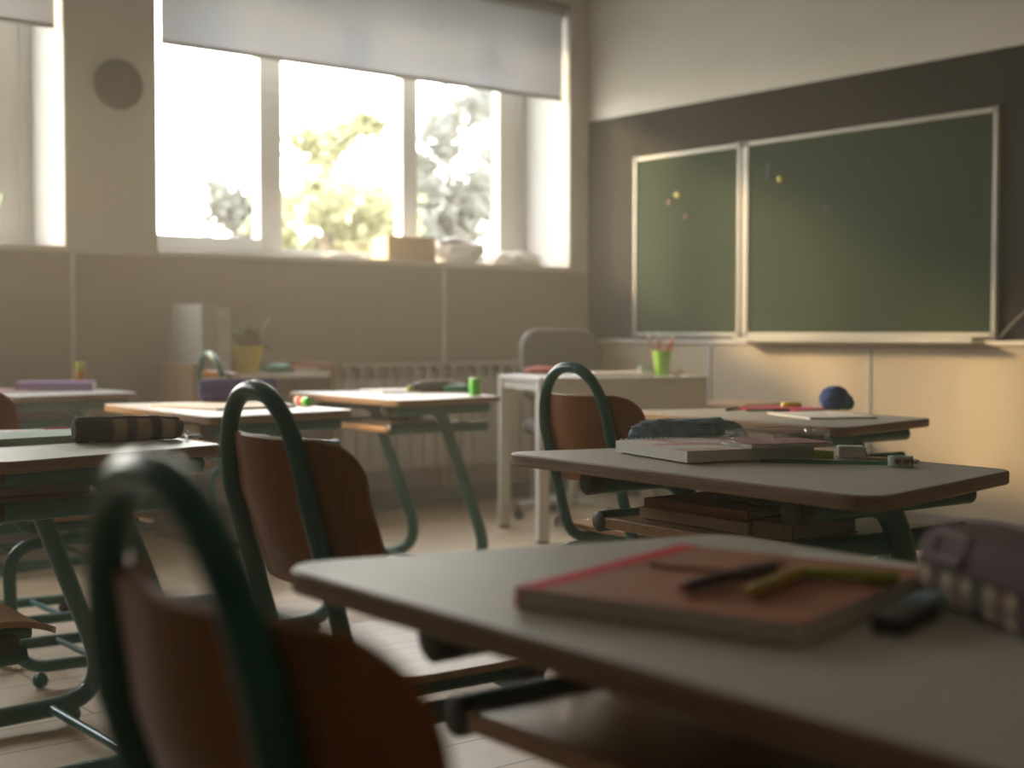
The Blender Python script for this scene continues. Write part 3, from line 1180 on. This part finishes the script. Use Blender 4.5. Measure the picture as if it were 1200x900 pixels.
pen('pencil', 'long dark green pencil lying near the edge of the blue ball desk', 'pencil', (3.105, 2.80, ZT + 0.0045), (3.26, 2.87, ZT + 0.0045), 0.004, 'emerald', 'pen_red', None, 'emerald')
pen('felt_pen', 'black-green pen pointing out over the white exercise book', 'pen', (3.045, 2.665, ZT + 0.0105), (3.16, 2.60, ZT + 0.0105), 0.004, 'emerald', 'black_plastic', None, 'black_plastic')

# left desk -----------------------------------------------------------------
t = thing('pencil_case', 'brown and beige plaid pencil case on the left desk', 'pencil case', (1.212, 2.800, ZT), math.atan2(-0.03, 0.24))
bm = BM()
pts = [(-0.115, 0, 0.026), (-0.109, 0, 0.027), (-0.06, 0, 0.0275), (0.0, 0, 0.0275), (0.06, 0, 0.0275), (0.10, 0, 0.026), (0.114, 0, 0.024)]
add_tube(bm, pts, [0.020, 0.0265, 0.0275, 0.0275, 0.0275, 0.025, 0.017], 20, r2=None)
obj('cloth_body', bm, 'plaid_brown', t, True)
bm = BM()
add_lathe(bm, [(0.020, -0.118), (0.0275, -0.112), (0.0285, -0.058), (0.0276, -0.056)], 20, axis='X', c=(0, 0, 0.0285))
obj('end_panel', bm, 'plaid_dark_end', t, True)
bm = BM()
add_tube(bm, [(-0.11, -0.012, 0.052), (0.0, -0.012, 0.0535), (0.105, -0.012, 0.047)], 0.0022, 8)
zp = obj('zip', bm, 'plaid_dark_end', t, True)
bm = BM()
add_lathe(bm, [(0.004, -0.0015), (0.0085, -0.0015), (0.0085, 0.0015), (0.004, 0.0015)], 14, axis='X', c=(0.121, -0.018, 0.011))
obj('zip_pull', bm, 'chrome', zp, True)
book('notebook', 'pale green thick notebook beside the plaid pencil case', 'notebook', (1.085, 2.860, ZT), R(96), (0.19, 0.34, 0.014), 'mint_paper', 'white_paper', 'mint_paper', None, True)
book('notebook', 'cream exercise book pushed beneath the far side of the pale green one', 'notebook', (1.19, 3.06, ZT), R(84), (0.14, 0.2, 0.005), 'cream_paper', 'white_paper', 'cream_paper', None, True)
pen('pencil', 'red pencil lying behind the pale green notebook', 'pencil', (1.19, 3.235, ZT + 0.0045), (1.30, 3.20, ZT + 0.0045), 0.004, 'red_cloth', 'red_cloth')
shelf_book(DL, -0.13, 0.03, SHELF, 0, (0.20, 0.24, 0.022), 'table_brown', 'cream_paper', 'brown book in the shelf of the plaid pencil case desk')

# middle desk -------------------------------------------------------------------
t = thing('pencil_case', 'dark blue cylinder pencil case on the white notebook', 'pencil case', (2.15, 4.09, ZT + 0.0082), math.atan2(-0.13, 0.22))
bm = BM()
add_lathe(bm, [(0.02, -0.125), (0.036, -0.122), (0.0385, -0.112), (0.0385, 0.112), (0.036, 0.122), (0.02, 0.125)], 26, axis='X', c=(0, 0, 0.0385))
obj('cloth_body', bm, 'blue_cloth', t, True)
bm = BM()
add_tube(bm, [(-0.115, -0.008, 0.0765), (0.0, -0.008, 0.0768), (0.115, -0.008, 0.0765)], 0.0022, 8)
zp = obj('zip', bm, 'chrome', t, True)
book('notebook', 'white notebook lying open-faced under the blue cylinder pencil case', 'notebook', (1.84, 3.99, ZT), R(-14), (0.30, 0.34, 0.008), 'white_paper', 'white_paper', 'white_paper', None, True) if False else None
t = book('notebook', 'white notebook under the dark blue cylinder pencil case', 'notebook', (2.00, 4.13, ZT), R(-82), (0.36, 0.30, 0.008), 'white_paper', 'white_paper', 'white_paper', None, True)
pen('pencil', 'pencil with lime tip poking out left of the white notebook', 'pencil', (1.875, 4.005, ZT + 0.0045), (1.94, 4.20, ZT + 0.0045), 0.004, 'cream_paper', 'pen_lime')
t = thing('glue_stick', 'glue stick with bright green cap on the desk by the hooped chair', 'glue stick', (2.262, 3.86, ZT + 0.0152), math.atan2(-0.12, -0.02))
bm = BM()
add_lathe(bm, [(0.012, -0.05), (0.0145, -0.048), (0.0145, 0.022)], 18, axis='X')
obj('barrel', bm, 'white_paper', t, True)
bm = BM()
add_lathe(bm, [(0.0147, -0.03), (0.0147, 0.012)], 18, axis='X')
obj('red_label', bm, 'chalk_red', t, True)
bm = BM()
add_lathe(bm, [(0.0152, 0.022), (0.0152, 0.048), (0.012, 0.052)], 18, axis='X')
obj('cap', bm, 'lime_plastic', t, True)
qx, qy = at(DM, -0.12, -0.06)
book('notebook', 'white notebook in the shelf of the desk behind the hooped chair', 'notebook', (qx, qy, SHELF), R(-10), (0.22, 0.20, 0.012), 'white_paper', 'white_paper', None, None, True)

# window desk -------------------------------------------------------------------
book('notebook', 'white open notebook on the desk in front of the radiator', 'notebook', (3.02, 4.62, ZT), R(-12), (0.20, 0.26, 0.007), 'white_paper', 'white_paper', None, None, True)
t = thing('pencil_case', 'dark zip pencil case with a green pouch end, before the radiator', 'pencil case', (3.225, 4.44, ZT), R(-33))
bm = BM()
lumpy(bm, (0.21, 0.075, 0.05), 0.12, 2.4, 3.3, 4, 0, 0.7)
obj('cloth_body', bm, 'dark_case', t, True)
bm = BM()
lumpy(bm, (0.12, 0.05, 0.032), 0.08, 2.0, 8.0, 4, 0, 0.7, True, (0.075, -0.035, 0.0))
obj('green_end', bm, 'emerald', t, True)
bm = BM()
lumpy(bm, (0.03, 0.03, 0.028), 0.05, 2.0, 8.0, 3, 0, 0.8, True, (-0.115, 0.0, 0.0))
obj('lime_end', bm, 'pen_lime', t, True)
t = thing('sharpener_cup', 'bright green sharpener cup at the corner of the radiator-side desk', 'sharpener', (3.165, 4.125, ZT))
bm = BM()
add_lathe(bm, [(0.019, 0.0), (0.021, 0.002), (0.0235, 0.058), (0.0225, 0.060), (0.0205, 0.058)], 24)
obj('cup', bm, 'lime_plastic', t, True)
bm = BM()
add_lathe(bm, [(0.0225, 0.0585), (0.0225, 0.064), (0.018, 0.066)], 24)
obj('lid', bm, 'green_cup', t, True)
qx, qy = at(DW, -0.10, 0.0)
book('notebook', 'pale notebook in the shelf of the radiator-side desk', 'notebook', (qx, qy, SHELF), R(-4), (0.22, 0.22, 0.010), 'cream_paper', 'white_paper', None, None, True)
bm = BM()
lumpy(bm, (0.14, 0.08, 0.026), 0.2, 3.0, 6.2, 4, 0, 0.7)
tag(obj('cloth_pouch', bm, 'dark_case', None, True, (qx + 0.11, qy - 0.04, SHELF + 0.0102), R(20)), 'dark pouch on the pale notebook in the radiator-side desk shelf', 'pouch')

# far desk ------------------------------------------------------------------------
book('book', 'purple hardback book on the far desk along the window wall', 'book', (2.045, 5.46, ZT), R(63), (0.2, 0.3, 0.036), 'purple_cover', 'white_paper', 'purple_cover')
t = thing('glue_bottle', 'small orange glue bottle with yellow cap behind the purple book', 'bottle', (2.205, 5.585, ZT))
bm = BM()
add_lathe(bm, [(0.018, 0.0), (0.022, 0.003), (0.022, 0.06), (0.019, 0.075), (0.013, 0.08)], 22)
obj('bottle_body', bm, 'orange_plastic', t, True)
bm = BM()
add_lathe(bm, [(0.019, 0.079), (0.021, 0.082), (0.021, 0.108), (0.016, 0.116)], 22)
obj('cap', bm, 'pen_lime', t, True)
book('notebook', 'pinkish exercise book on the near side of the purple book', 'notebook', (1.80, 5.56, ZT), R(-10), (0.16, 0.22, 0.006), 'pink_card', 'white_paper', None, None, True)
shelf_book(DF, -0.12, 0.03, SHELF, 0, (0.22, 0.26, 0.03), 'table_brown', 'cream_paper', 'brown book in the shelf of the far desk with the purple book')

# ------------------------------------------------------------------ teacher's desk and chair
TA = R(-20.8)
TO = (3.93, 4.63)
def tp(u, v):
    c, s = math.cos(TA), math.sin(TA)
    return TO[0] + c * u - s * v, TO[1] + s * u + c * v
TL, TD, TZ = 0.80, 0.55, 0.74
t = thing('teacher_desk', 'pale grey teacher desk with square legs and front panel by the corner', 'desk', (TO[0], TO[1], 0), TA)
bm = BM()
add_box(bm, (-0.025, -0.025, TZ - 0.022), (TL, TD + 0.025, TZ), 0.003)
obj('tabletop', bm, 'white_metal', t)
for (u, v) in ((0, 0), (0, TD), (TL - 0.05, 0.03), (TL - 0.05, TD)):
    bm = BM()
    add_box(bm, (u - 0.025, v - 0.025, 0.012), (u + 0.025, v + 0.025, TZ - 0.022), 0.003)
    lg = obj('leg', bm, 'white_metal', t)
    bm = BM()
    add_box(bm, (u - 0.022, v - 0.022, 0), (u + 0.022, v + 0.022, 0.013), 0.002)
    obj('foot', bm, 'black_plastic', lg)
bm = BM()
for v in (0.0, TD):
    add_box(bm, (0.025, v - 0.015, TZ - 0.062), (TL - 0.07, v + 0.015, TZ - 0.023), 0.002)
for u in (0.0, TL - 0.05):
    add_box(bm, (u - 0.015, 0.02, TZ - 0.062), (u + 0.015, TD - 0.02, TZ - 0.023), 0.002)
obj('apron', bm, 'white_metal', t)
bm = BM()
add_box(bm, (0.026, -0.022, 0.40), (TL - 0.002, -0.004, TZ - 0.024), 0.002)
obj('front_panel', bm, 'white_metal', t)

# swivel chair
cx, cy = tp(0.42, 0.72)
t = thing('swivel_chair', 'grey upholstered swivel chair behind the teacher desk', 'chair', (cx, cy, 0), TA)
def backfn(u, v):
    z0, z1, rc = 0.60, 0.955, 0.10
    z = z0 + (z1 - z0) * u
    w = 0.215
    dz = max(0.0, rc - (z1 - z)) if z > 0.75 else max(0.0, 0.06 - (z - z0))
    q = rc if z > 0.75 else 0.06
    w -= q - math.sqrt(max(0.0, q * q - dz * dz))
    x = (2 * v - 1) * w
    return Vector((x, 0.20 - 0.9 * x * x + 0.10 * (z - 0.6), z)), Vector((0, -1, 0))
bm = BM()
grid_shell(bm, backfn, 26, 16, 0.035)
obj('backrest', bm, 'chair_fabric', t, True)
bm = BM()
edge = []
for k2 in range(0, 27):
    edge.append(backfn(k2 / 26, 0)[0])
for k2 in range(26, -1, -1):
    edge.append(backfn(k2 / 26, 1)[0])
add_tube(bm, edge, 0.008, 8, True)
obj('piping', bm, 'seam_grey', t, True)
bm = BM()
so = rounded_poly([(-0.22, -0.22), (0.22, -0.22), (0.22, 0.20), (-0.22, 0.20)], 0.07, 6)
add_slab(bm, so, 0.43, 0.50, 0.02)
obj('seat', bm, 'chair_fabric', t, True)
bm = BM()
add_tube(bm, fillet([(0, 0.05, 0.42), (0, 0.25, 0.42), (0, 0.22, 0.66)], [0.06]), 0.018, 10, r2=0.012)
obj('back_bar', bm, 'black_plastic', t, True)
bm = BM()
add_lathe(bm, [(0.024, 0.12), (0.024, 0.27), (0.019, 0.28), (0.019, 0.43)], 18)
obj('gas_column', bm, 'white_metal', t, True)
bm = BM()
add_lathe(bm, [(0.03, 0.075), (0.04, 0.085), (0.036, 0.12), (0.026, 0.128)], 18)
hb = obj('base_hub', bm, 'chrome', t, True)
for k2 in range(5):
    a = R(72 * k2 + 92)
    bm = BM()
    add_tube(bm, [(0.02 * math.cos(a), 0.02 * math.sin(a), 0.10), (0.15 * math.cos(a), 0.15 * math.sin(a), 0.09), (0.275 * math.cos(a), 0.275 * math.sin(a), 0.075)], [0.02, 0.017, 0.013], 10)
    lg = obj('leg', bm, 'white_metal', t, True)
    bm = BM()
    for s in (-1, 1):
        dx, dy = -math.sin(a) * 0.014 * s, math.cos(a) * 0.014 * s
        tt = BM()
        add_lathe(tt, [(0.012, -0.008), (0.0265, -0.006), (0.0265, 0.006), (0.012, 0.008)], 16, axis='Y')
        merge(bm, tt, 0, Matrix.Translation((0.275 * math.cos(a) + dx, 0.275 * math.sin(a) + dy, 0.0268)) @ Matrix.Rotation(a, 4, 'Z'))
    add_tube(bm, [(0.275 * math.cos(a), 0.275 * math.sin(a), 0.03), (0.275 * math.cos(a), 0.275 * math.sin(a), 0.085)], 0.006, 8)
    obj('caster', bm, 'black_plastic', lg, True)

# on the teacher's desk
qx, qy = tp(0.18, 0.47)
bm = BM()
lumpy(bm, (0.20, 0.10, 0.04), 0.12, 2.5, 2.9, 4, 0, 0.8)
tag(obj('cloth_pouch', bm, 'red_cloth', None, True, (qx, qy, TZ), TA), 'low red pouch on the window end of the teacher desk', 'pouch')
qx, qy = tp(0.44, 0.19)
bm = BM()
for i in range(4):
    add_box(bm, (-0.105 + 0.003 * i, -0.1485, 0.004 * i), (0.105 - 0.002 * i, 0.1485 - 0.004 * i, 0.004 * i + 0.0045))
tag(obj('paper_stack', bm, 'cream_paper', None, False, (qx, qy, TZ), TA + R(82)), 'stack of cream papers on the teacher desk', 'papers')
qx, qy = tp(0.60, 0.22)
t = thing('stapler', 'small blue-grey stapler standing open on the teacher desk', 'stapler', (qx, qy, TZ), TA + R(20))
bm = BM()
add_box(bm, (-0.055, -0.013, 0), (0.05, 0.013, 0.009), 0.003)
obj('base', bm, 'magnet_blue', t)
bm = BM()
tt = BM()
add_box(tt, (-0.055, -0.012, 0.012), (0.05, 0.012, 0.030), 0.006)
merge(bm, tt, 0, Matrix.Rotation(R(14), 4, 'Y'))
obj('lever', bm, 'teal_cloth', t)
qx, qy = tp(0.635, 0.12)
t = thing('pencil_cup', 'lime green pencil cup with red pencils on the teacher desk', 'pencil cup', (qx, qy, TZ))
bm = BM()
add_lathe(bm, [(0.026, 0.0), (0.028, 0.002), (0.043, 0.115), (0.0405, 0.115), (0.026, 0.006)], 28)
obj('cup', bm, 'green_cup', t, True)
for lab, dx, dy, lx, ly, mm, hh in (('red pencil leaning right in the lime pencil cup', 0.012, -0.008, 0.032, -0.04, 'red_spine', 0.185),
                                    ('orange-red pencil upright in the lime pencil cup', -0.004, 0.002, -0.012, 0.012, 'chalk_red', 0.19),
                                    ('brown pencil leaning left in the lime pencil cup', -0.012, 0.01, -0.045, 0.05, 'table_brown', 0.20),
                                    ('second red pencil beside the leaning one in the lime cup', 0.008, 0.006, 0.02, -0.022, 'chalk_red', 0.17)):
    p = thing('pencil', lab, 'pencil', (qx, qy, TZ), 0, 'pencils in the lime cup')
    a, b2 = Vector((dx, dy, 0.008)), Vector((lx, ly, hh))
    d = (b2 - a)
    bm = BM()
    add_tube(bm, [a, a + d * 0.88], 0.006, 8)
    obj('shaft', bm, mm, p, True)
    bm = BM()
    add_tube(bm, [a + d * 0.88, b2], [0.0055, 0.001], 8)
    obj('tip', bm, 'cream_paper', p, True)
qx, qy = tp(0.70, 0.10)
bm = BM()
lumpy(bm, (0.03, 0.03, 0.03), 0.05, 2, 1.0, 3, 0, 0.8)
tag(obj('eraser', bm, 'white_paper', None, True, (qx, qy, TZ)), 'small white rounded eraser beside the lime pencil cup', 'eraser')
qx, qy = tp(0.74, 0.24)
bm = BM()
add_box(bm, (-0.05, -0.03, 0), (0.05, 0.03, 0.02), 0.003)
add_box(bm, (-0.051, -0.031, 0.013), (0.051, 0.031, 0.022), 0.002)
tag(obj('small_box', bm, 'cardboard', None, False, (qx, qy, TZ), TA), 'small flat tan box at the wall end of the teacher desk', 'box')
# low wooden stool top seen between teacher desk and wall
t = thing('wooden_stool', 'low brown wooden stool standing at the panelled wall by the teacher desk', 'stool', (5.18, 4.60, 0), R(0))
bm = BM()
add_slab(bm, rounded_poly([(-0.15, -0.2), (0.15, -0.2), (0.15, 0.2), (-0.15, 0.2)], 0.03, 5), 0.565, 0.595, 0.004)
obj('seat', bm, 'ply_seat', t)
for sx in (-1, 1):
    for sy in (-1, 1):
        bm = BM()
        add_tube(bm, [(sx * 0.13, sy * 0.17, 0.0), (sx * 0.11, sy * 0.15, 0.566)], [0.014, 0.018], 10)
        obj('leg', bm, 'table_brown', t, True)
bm = BM()
for sy in (-1, 1):
    add_tube(bm, [(-0.124, sy * 0.16, 0.2), (0.124, sy * 0.16, 0.2)], 0.01, 8)
obj('stretcher', bm, 'table_brown', t, True)

# ------------------------------------------------------------------ radiator
t = thing('radiator', 'pale sectional radiator under the window beside the teacher desk', 'radiator', (0, 0, 0))
x = 3.70
while x < 4.94:
    bm = BM()
    add_box(bm, (x + 0.004, 5.925, 0.225), (x + 0.078, 5.940, 0.70), 0.004)
    add_box(bm, (x + 0.034, 5.938, 0.225), (x + 0.048, 6.015, 0.765), 0.003)
    add_box(bm, (x + 0.010, 5.985, 0.24), (x + 0.072, 5.998, 0.74), 0.003)
    add_box(bm, (x + 0.030, 5.93, 0.70), (x + 0.052, 5.955, 0.768), 0.004)
    obj('section', bm, 'white_radiator', t)
    x += 0.0835
bm = BM()
add_box(bm, (3.70, 5.925, 0.762), (x - 0.003, 6.02, 0.785), 0.006)
obj('top_cover', bm, 'white_radiator', t)
bm = BM()
add_tube(bm, [(3.70, 5.99, 0.27), (x, 5.99, 0.27)], 0.018, 12)
add_tube(bm, [(3.70, 5.99, 0.72), (x, 5.99, 0.72)], 0.018, 12)
obj('header_pipe', bm, 'white_radiator', t, True)
bm = BM()
for xx in (3.9, 4.75):
    add_box(bm, (xx, 6.005, 0.66), (xx + 0.03, YW - 0.0005, 0.70), 0.002)
    add_box(bm, (xx, 6.005, 0.28), (xx + 0.03, YW - 0.0005, 0.32), 0.002)
obj('wall_bracket', bm, 'white_radiator', t)
bm = BM()
add_tube(bm, fillet([(x, 5.99, 0.27), (x + 0.06, 5.99, 0.27), (x + 0.06, 5.99, 0.0)], [0.03]), 0.012, 10)
obj('supply_pipe', bm, 'white_radiator', t, True)

# ------------------------------------------------------------------ low wooden side table by the window wall
t = thing('side_table', 'brown wooden side table with pale top against the window wall', 'table', (3.06, 5.72, 0))
bm = BM()
add_box(bm, (-0.34, -0.17, 0.728), (0.34, 0.20, 0.750), 0.003)
obj('tabletop', bm, 'trim_pale', t)
for sx in (-1, 1):
    bm = BM()
    add_box(bm, (sx * 0.355 - 0.0145, -0.18, 0.0), (sx * 0.355 + 0.0145, 0.21, 0.80), 0.004)
    obj('side_panel', bm, 'table_brown', t)
bm = BM()
add_box(bm, (-0.34, 0.195, 0.40), (0.34, 0.21, 0.80), 0.003)
obj('back_panel', bm, 'table_brown', t)
bm = BM()
add_box(bm, (-0.34, -0.16, 0.33), (0.34, 0.19, 0.35), 0.003)
obj('lower_shelf', bm, 'table_brown', t)
# binders
for lab, xx, yy, ww, hh, mm, tw in (('white ring binder standing at the end of the side table', -0.265, 0.0, 0.075, 0.315, 'binder_white', 3),
                                ('second pale binder standing against the white one on the side table', -0.165, 0.02, 0.065, 0.300, 'white_radiator', -4)):
    p = thing('ring_binder', lab, 'binder', (3.05 + xx, 5.72 + yy, 0.750), R(tw))
    bm = BM()
    add_box(bm, (-ww / 2, -0.14, 0), (-ww / 2 + 0.004, 0.14, hh), 0.001)
    add_box(bm, (ww / 2 - 0.004, -0.14, 0), (ww / 2, 0.14, hh), 0.001)
    add_box(bm, (-ww / 2 + 0.004, -0.14, 0), (ww / 2 - 0.004, -0.136, hh), 0.001)
    obj('cover', bm, mm, p)
    bm = BM()
    add_box(bm, (-ww / 2 + 0.006, -0.128, 0.006), (ww / 2 - 0.008, 0.13, hh - 0.012))
    obj('page_block', bm, 'cream_paper', p)
    bm = BM()
    add_lathe(bm, [(0.006, -0.1372), (0.013, -0.1372), (0.013, -0.1405), (0.006, -0.1405)], 16, axis='Y', c=(0, 0, 0.08))
    obj('finger_ring', bm, 'chrome', p)
# plant in yellow pot
def blade(bm, base, tip, w, droop, mi=0, n=7):
    base, tip = Vector(base), Vector(tip)
    d = tip - base
    sd = d.cross(Vector((0, 0, 1)))
    sd = sd.normalized() if sd.length > 1e-5 else Vector((1, 0, 0))
    L_, R_ = [], []
    for i in range(n + 1):
        s = i / n
        p = base + d * s + Vector((0, 0, -droop * s * s))
        ww = w * math.sin(math.pi * min(0.97, 0.12 + 0.86 * s)) + 0.0006
        L_.append(bm.verts.new(p + sd * ww / 2 + Vector((0, 0, ww * 0.15))))
        R_.append(bm.verts.new(p - sd * ww / 2 + Vector((0, 0, ww * 0.15))))
    M_ = [bm.verts.new((a.co + b2.co) / 2 - Vector((0, 0, w * 0.12))) for a, b2 in zip(L_, R_)]
    for i in range(n):
        bm.faces.new((L_[i], M_[i], M_[i + 1], L_[i + 1])).material_index = mi
        bm.faces.new((M_[i], R_[i], R_[i + 1], M_[i + 1])).material_index = mi


t = thing('potted_plant', 'bushy brownish plant in a yellow pot on the side table', 'plant', (3.04, 5.69, 0.750))
bm = BM()
add_lathe(bm, [(0.04, 0.0), (0.045, 0.002), (0.072, 0.115), (0.076, 0.118), (0.076, 0.13), (0.068, 0.13), (0.062, 0.11)], 26)
obj('pot', bm, 'pot_yellow', t, True)
bm = BM()
add_lathe(bm, [(0.005, 0.108), (0.062, 0.112), (0.063, 0.104), (0.005, 0.10)], 20)
obj('soil', bm, 'bark', t)
rnd = random.Random(3)
bm = BM()
for i in range(34):
    a = rnd.uniform(0, 6.28)
    rr2 = rnd.uniform(0.05, 0.115)
    zz = rnd.uniform(0.13, 0.25)
    blade(bm, (0.02 * math.cos(a), 0.02 * math.sin(a), 0.11), (rr2 * math.cos(a), rr2 * math.sin(a), zz), 0.04, 0.02, 0 if i % 3 else 1)
blade(bm, (0, 0, 0.12), (0.125, -0.02, 0.275), 0.045, 0.0)
obj('leaves', bm, ['leaf_brown', 'leaf_green'], t)
bm = BM()
lumpy(bm, (0.15, 0.09, 0.05), 0.15, 2.5, 5.5, 4, 0, 0.8)
tag(obj('cloth_pouch', bm, 'emerald', None, True, (3.175, 5.66, 0.750)), 'dark green pouch beside the yellow plant pot', 'pouch')
book('book', 'reddish book lying flat on the side table near the radiator', 'book', (3.25, 5.74, 0.750), R(0), (0.145, 0.22, 0.032), 'red_cloth', 'cream_paper')
book('book', 'tan book lying on the side table before the binders', 'book', (2.80, 5.60, 0.750), R(0), (0.15, 0.08, 0.02), 'cardboard', 'cream_paper') if False else None

# ------------------------------------------------------------------ on the window sill
t = thing('cardboard_box', 'cardboard box of papers on the window sill', 'box', (4.29, 6.235, SILL), R(-8))
bm = BM()
w2, d2, h2 = 0.145, 0.10, 0.135
add_box(bm, (-w2, -d2, 0), (w2, d2, 0.004))
add_box(bm, (-w2, -d2, 0.004), (w2, -d2 + 0.004, h2))
add_box(bm, (-w2, d2 - 0.004, 0.004), (w2, d2, h2))
add_box(bm, (-w2, -d2 + 0.004, 0.004), (-w2 + 0.004, d2 - 0.004, h2))
add_box(bm, (w2 - 0.004, -d2 + 0.004, 0.004), (w2, d2 - 0.004, h2))
obj('carton', bm, 'cardboard', t)
bm = BM()
for i in range(5):
    add_box(bm, (-w2 + 0.006 + 0.002 * (i % 2), -d2 + 0.006, 0.006 + 0.026 * i), (w2 - 0.006, d2 - 0.008 - 0.003 * (i % 3), 0.031 + 0.026 * i), 0.002)
obj('papers', bm, 'cream_paper', t)
t = thing('plastic_bag', 'crumpled grey-white bag beside the cardboard box on the sill', 'bag', (4.66, 6.23, SILL), R(-10))
bm = BM()
lumpy(bm, (0.30, 0.15, 0.135), 0.28, 2.3, 3.9, 5, 0, 0.8)
obj('bag_body', bm, 'white_paper', t, True)
bm = BM()
lumpy(bm, (0.16, 0.08, 0.05), 0.25, 2.3, 6.1, 4, 0, 0.8, True, (-0.05, -0.02, 0.095))
obj('dark_fold', bm, 'grey_bag', t, True)
bm = BM()
lumpy(bm, (0.36, 0.16, 0.085), 0.25, 2.3, 1.3, 5, 0, 0.8)
tag(obj('plastic_bag', bm, 'white_radiator', None, True, (5.08, 6.25, SILL), R(-6)), 'flatter pale bag at the corner end of the sill', 'bag')
bm = BM()
lumpy(bm, (0.22, 0.12, 0.035), 0.15, 2.3, 2.3, 4, 0, 0.7)
tag(obj('cloth_pouch', bm, 'cream_paper', None, True, (3.86, 6.18, SILL), R(-5)), 'low cream bundle lying on the sill left of the cardboard box', 'pouch')
t = thing('potted_plant', 'green leafy plant on the sill at the left edge', 'plant', (2.02, 6.22, SILL))
bm = BM()
add_lathe(bm, [(0.045, 0.0), (0.05, 0.003), (0.065, 0.10), (0.068, 0.11), (0.06, 0.11), (0.056, 0.09)], 24)
obj('pot', bm, 'white_paper', t, True)
bm = BM()
add_lathe(bm, [(0.005, 0.092), (0.058, 0.094), (0.058, 0.086), (0.005, 0.084)], 20)
obj('soil', bm, 'bark', t)
bm = BM()
rnd = random.Random(5)
for i in range(16):
    a = i * 0.393 + rnd.uniform(-0.1, 0.1)
    blade(bm, (0.02 * math.cos(a), 0.02 * math.sin(a), 0.09), (rnd.uniform(0.05, 0.11) * math.cos(a), rnd.uniform(0.05, 0.11) * math.sin(a), rnd.uniform(0.17, 0.27)), 0.03, 0.02)
obj('leaves', bm, 'leaf_green', t)

# ------------------------------------------------------------------ outside
bm = BM()
add_box(bm, (-40, YW + 0.8, -1.1), (80, 90, -1.0))
struct('ground', bm, 'ground_earth')


def tree(label, loc, hgt, crown, nleaf, leafs, seed, mname, lsize, sparse=0.0):
    rnd = random.Random(seed)
    t = thing('tree', label, 'tree', (loc[0], loc[1], -1.0), 0, 'trees beyond the windows')
    bm = BM()
    add_tube(bm, [(0, 0, 0), (0.05, 0.02, hgt * 0.3), (-0.04, 0.0, hgt * 0.6), (0.02, 0, hgt * 0.93)], [0.15, 0.11, 0.08, 0.02], 10)
    tips = []
    for i in range(26):
        z0 = hgt * rnd.uniform(0.35, 0.85)
        a = rnd.uniform(0, 6.28)
        rl = crown * rnd.uniform(0.45, 1.0) * (1.15 - 0.6 * (z0 / hgt))
        p1 = Vector((rl * 0.5 * math.cos(a), rl * 0.5 * math.sin(a), z0 + rl * 0.35))
        p2 = Vector((rl * math.cos(a + rnd.uniform(-.4, .4)), rl * math.sin(a), z0 + rl * rnd.uniform(0.5, 1.0)))
        add_tube(bm, [(0, 0, z0), p1, p2], [0.04, 0.025, 0.008], 6)
        tips += [p1, p2, (p1 + p2) / 2]
    obj('trunk', bm, 'bark', t, True)
    bm = BM()
    cl = []
    for p in tips:
        if rnd.random() < sparse:
            continue
        cl.append((p, rnd.uniform(0.18, 0.42) * leafs))
    for i in range(nleaf):
        p, s = rnd.choice(cl)
        q = p + Vector((rnd.gauss(0, 1), rnd.gauss(0, 1), rnd.gauss(0, 0.8))) * s * 0.55
        a, b2 = rnd.uniform(0, 6.28), rnd.uniform(-1, 1)
        e1 = Vector((math.cos(a), math.sin(a), b2)).normalized() * lsize
        e2 = e1.cross(Vector((rnd.uniform(-1, 1), rnd.uniform(-1, 1), rnd.uniform(-1, 1)))).normalized() * lsize * 0.6
        vs = [bm.verts.new(q + v) for v in (-e1, -e1 * 0.2 + e2, e1, -e1 * 0.2 - e2)]
        bm.faces.new(vs)
    obj('foliage', bm, mname, t)
    return t


def far(px_deg, dist):
    a = yaw - R(px_deg)
    return dist * math.cos(a), dist * math.sin(a)


tree('pale leafy tree seen through the middle pane of the wide window', far(-7.6, 17.0), 5.05, 1.15, 5200, 0.75, 11, 'leaf_pale', 0.085, 0.38)
tree('grey-green tree seen through the pane nearest the blackboard', far(-2.6, 21.0), 6.0, 1.3, 4800, 0.85, 23, 'leaf_grey', 0.085, 0.3)
tree('low dark bush-like tree seen at the foot of the opening sash pane', far(-11.2, 19.0), 4.3, 0.9, 1800, 0.9, 5, 'leaf_grey', 0.08, 0.35)
tree('thin almost bare tree seen through the window at the left edge', far(-21.0, 18.0), 5.2, 1.6, 700, 0.9, 31, 'leaf_grey', 0.06, 0.6)
tree('loose tree behind the pale one, between the two right-hand panes', far(-4.9, 24.5), 5.0, 1.3, 2600, 1.0, 47, 'leaf_grey', 0.085, 0.35)

# ------------------------------------------------------------------ dusty air in the room
HAZE = 0.0275
mh = bpy.data.materials.new('dusty_air')
mh.use_nodes = True
t = mh.node_tree
for n in list(t.nodes):
    t.nodes.remove(n)
o = t.nodes.new('ShaderNodeOutputMaterial')
vs = t.nodes.new('ShaderNodeVolumeScatter')
vs.inputs['Color'].default_value = (1.0, 0.86, 0.64, 1)
vs.inputs['Density'].default_value = HAZE
vs.inputs['Anisotropy'].default_value = 0.3
t.links.new(vs.outputs[0], o.inputs['Volume'])
MATS['dusty_air'] = mh
bm = BM()
add_box(bm, (XB - 0.1, YR - 0.1, -0.05), (XF + 0.1, YW + 0.3, ZC + 0.05))
hz = obj('haze', bm, 'dusty_air')
hz['kind'] = 'stuff'
hz['label'] = 'thin sunlit dusty haze filling the classroom air'
hz['category'] = 'haze'
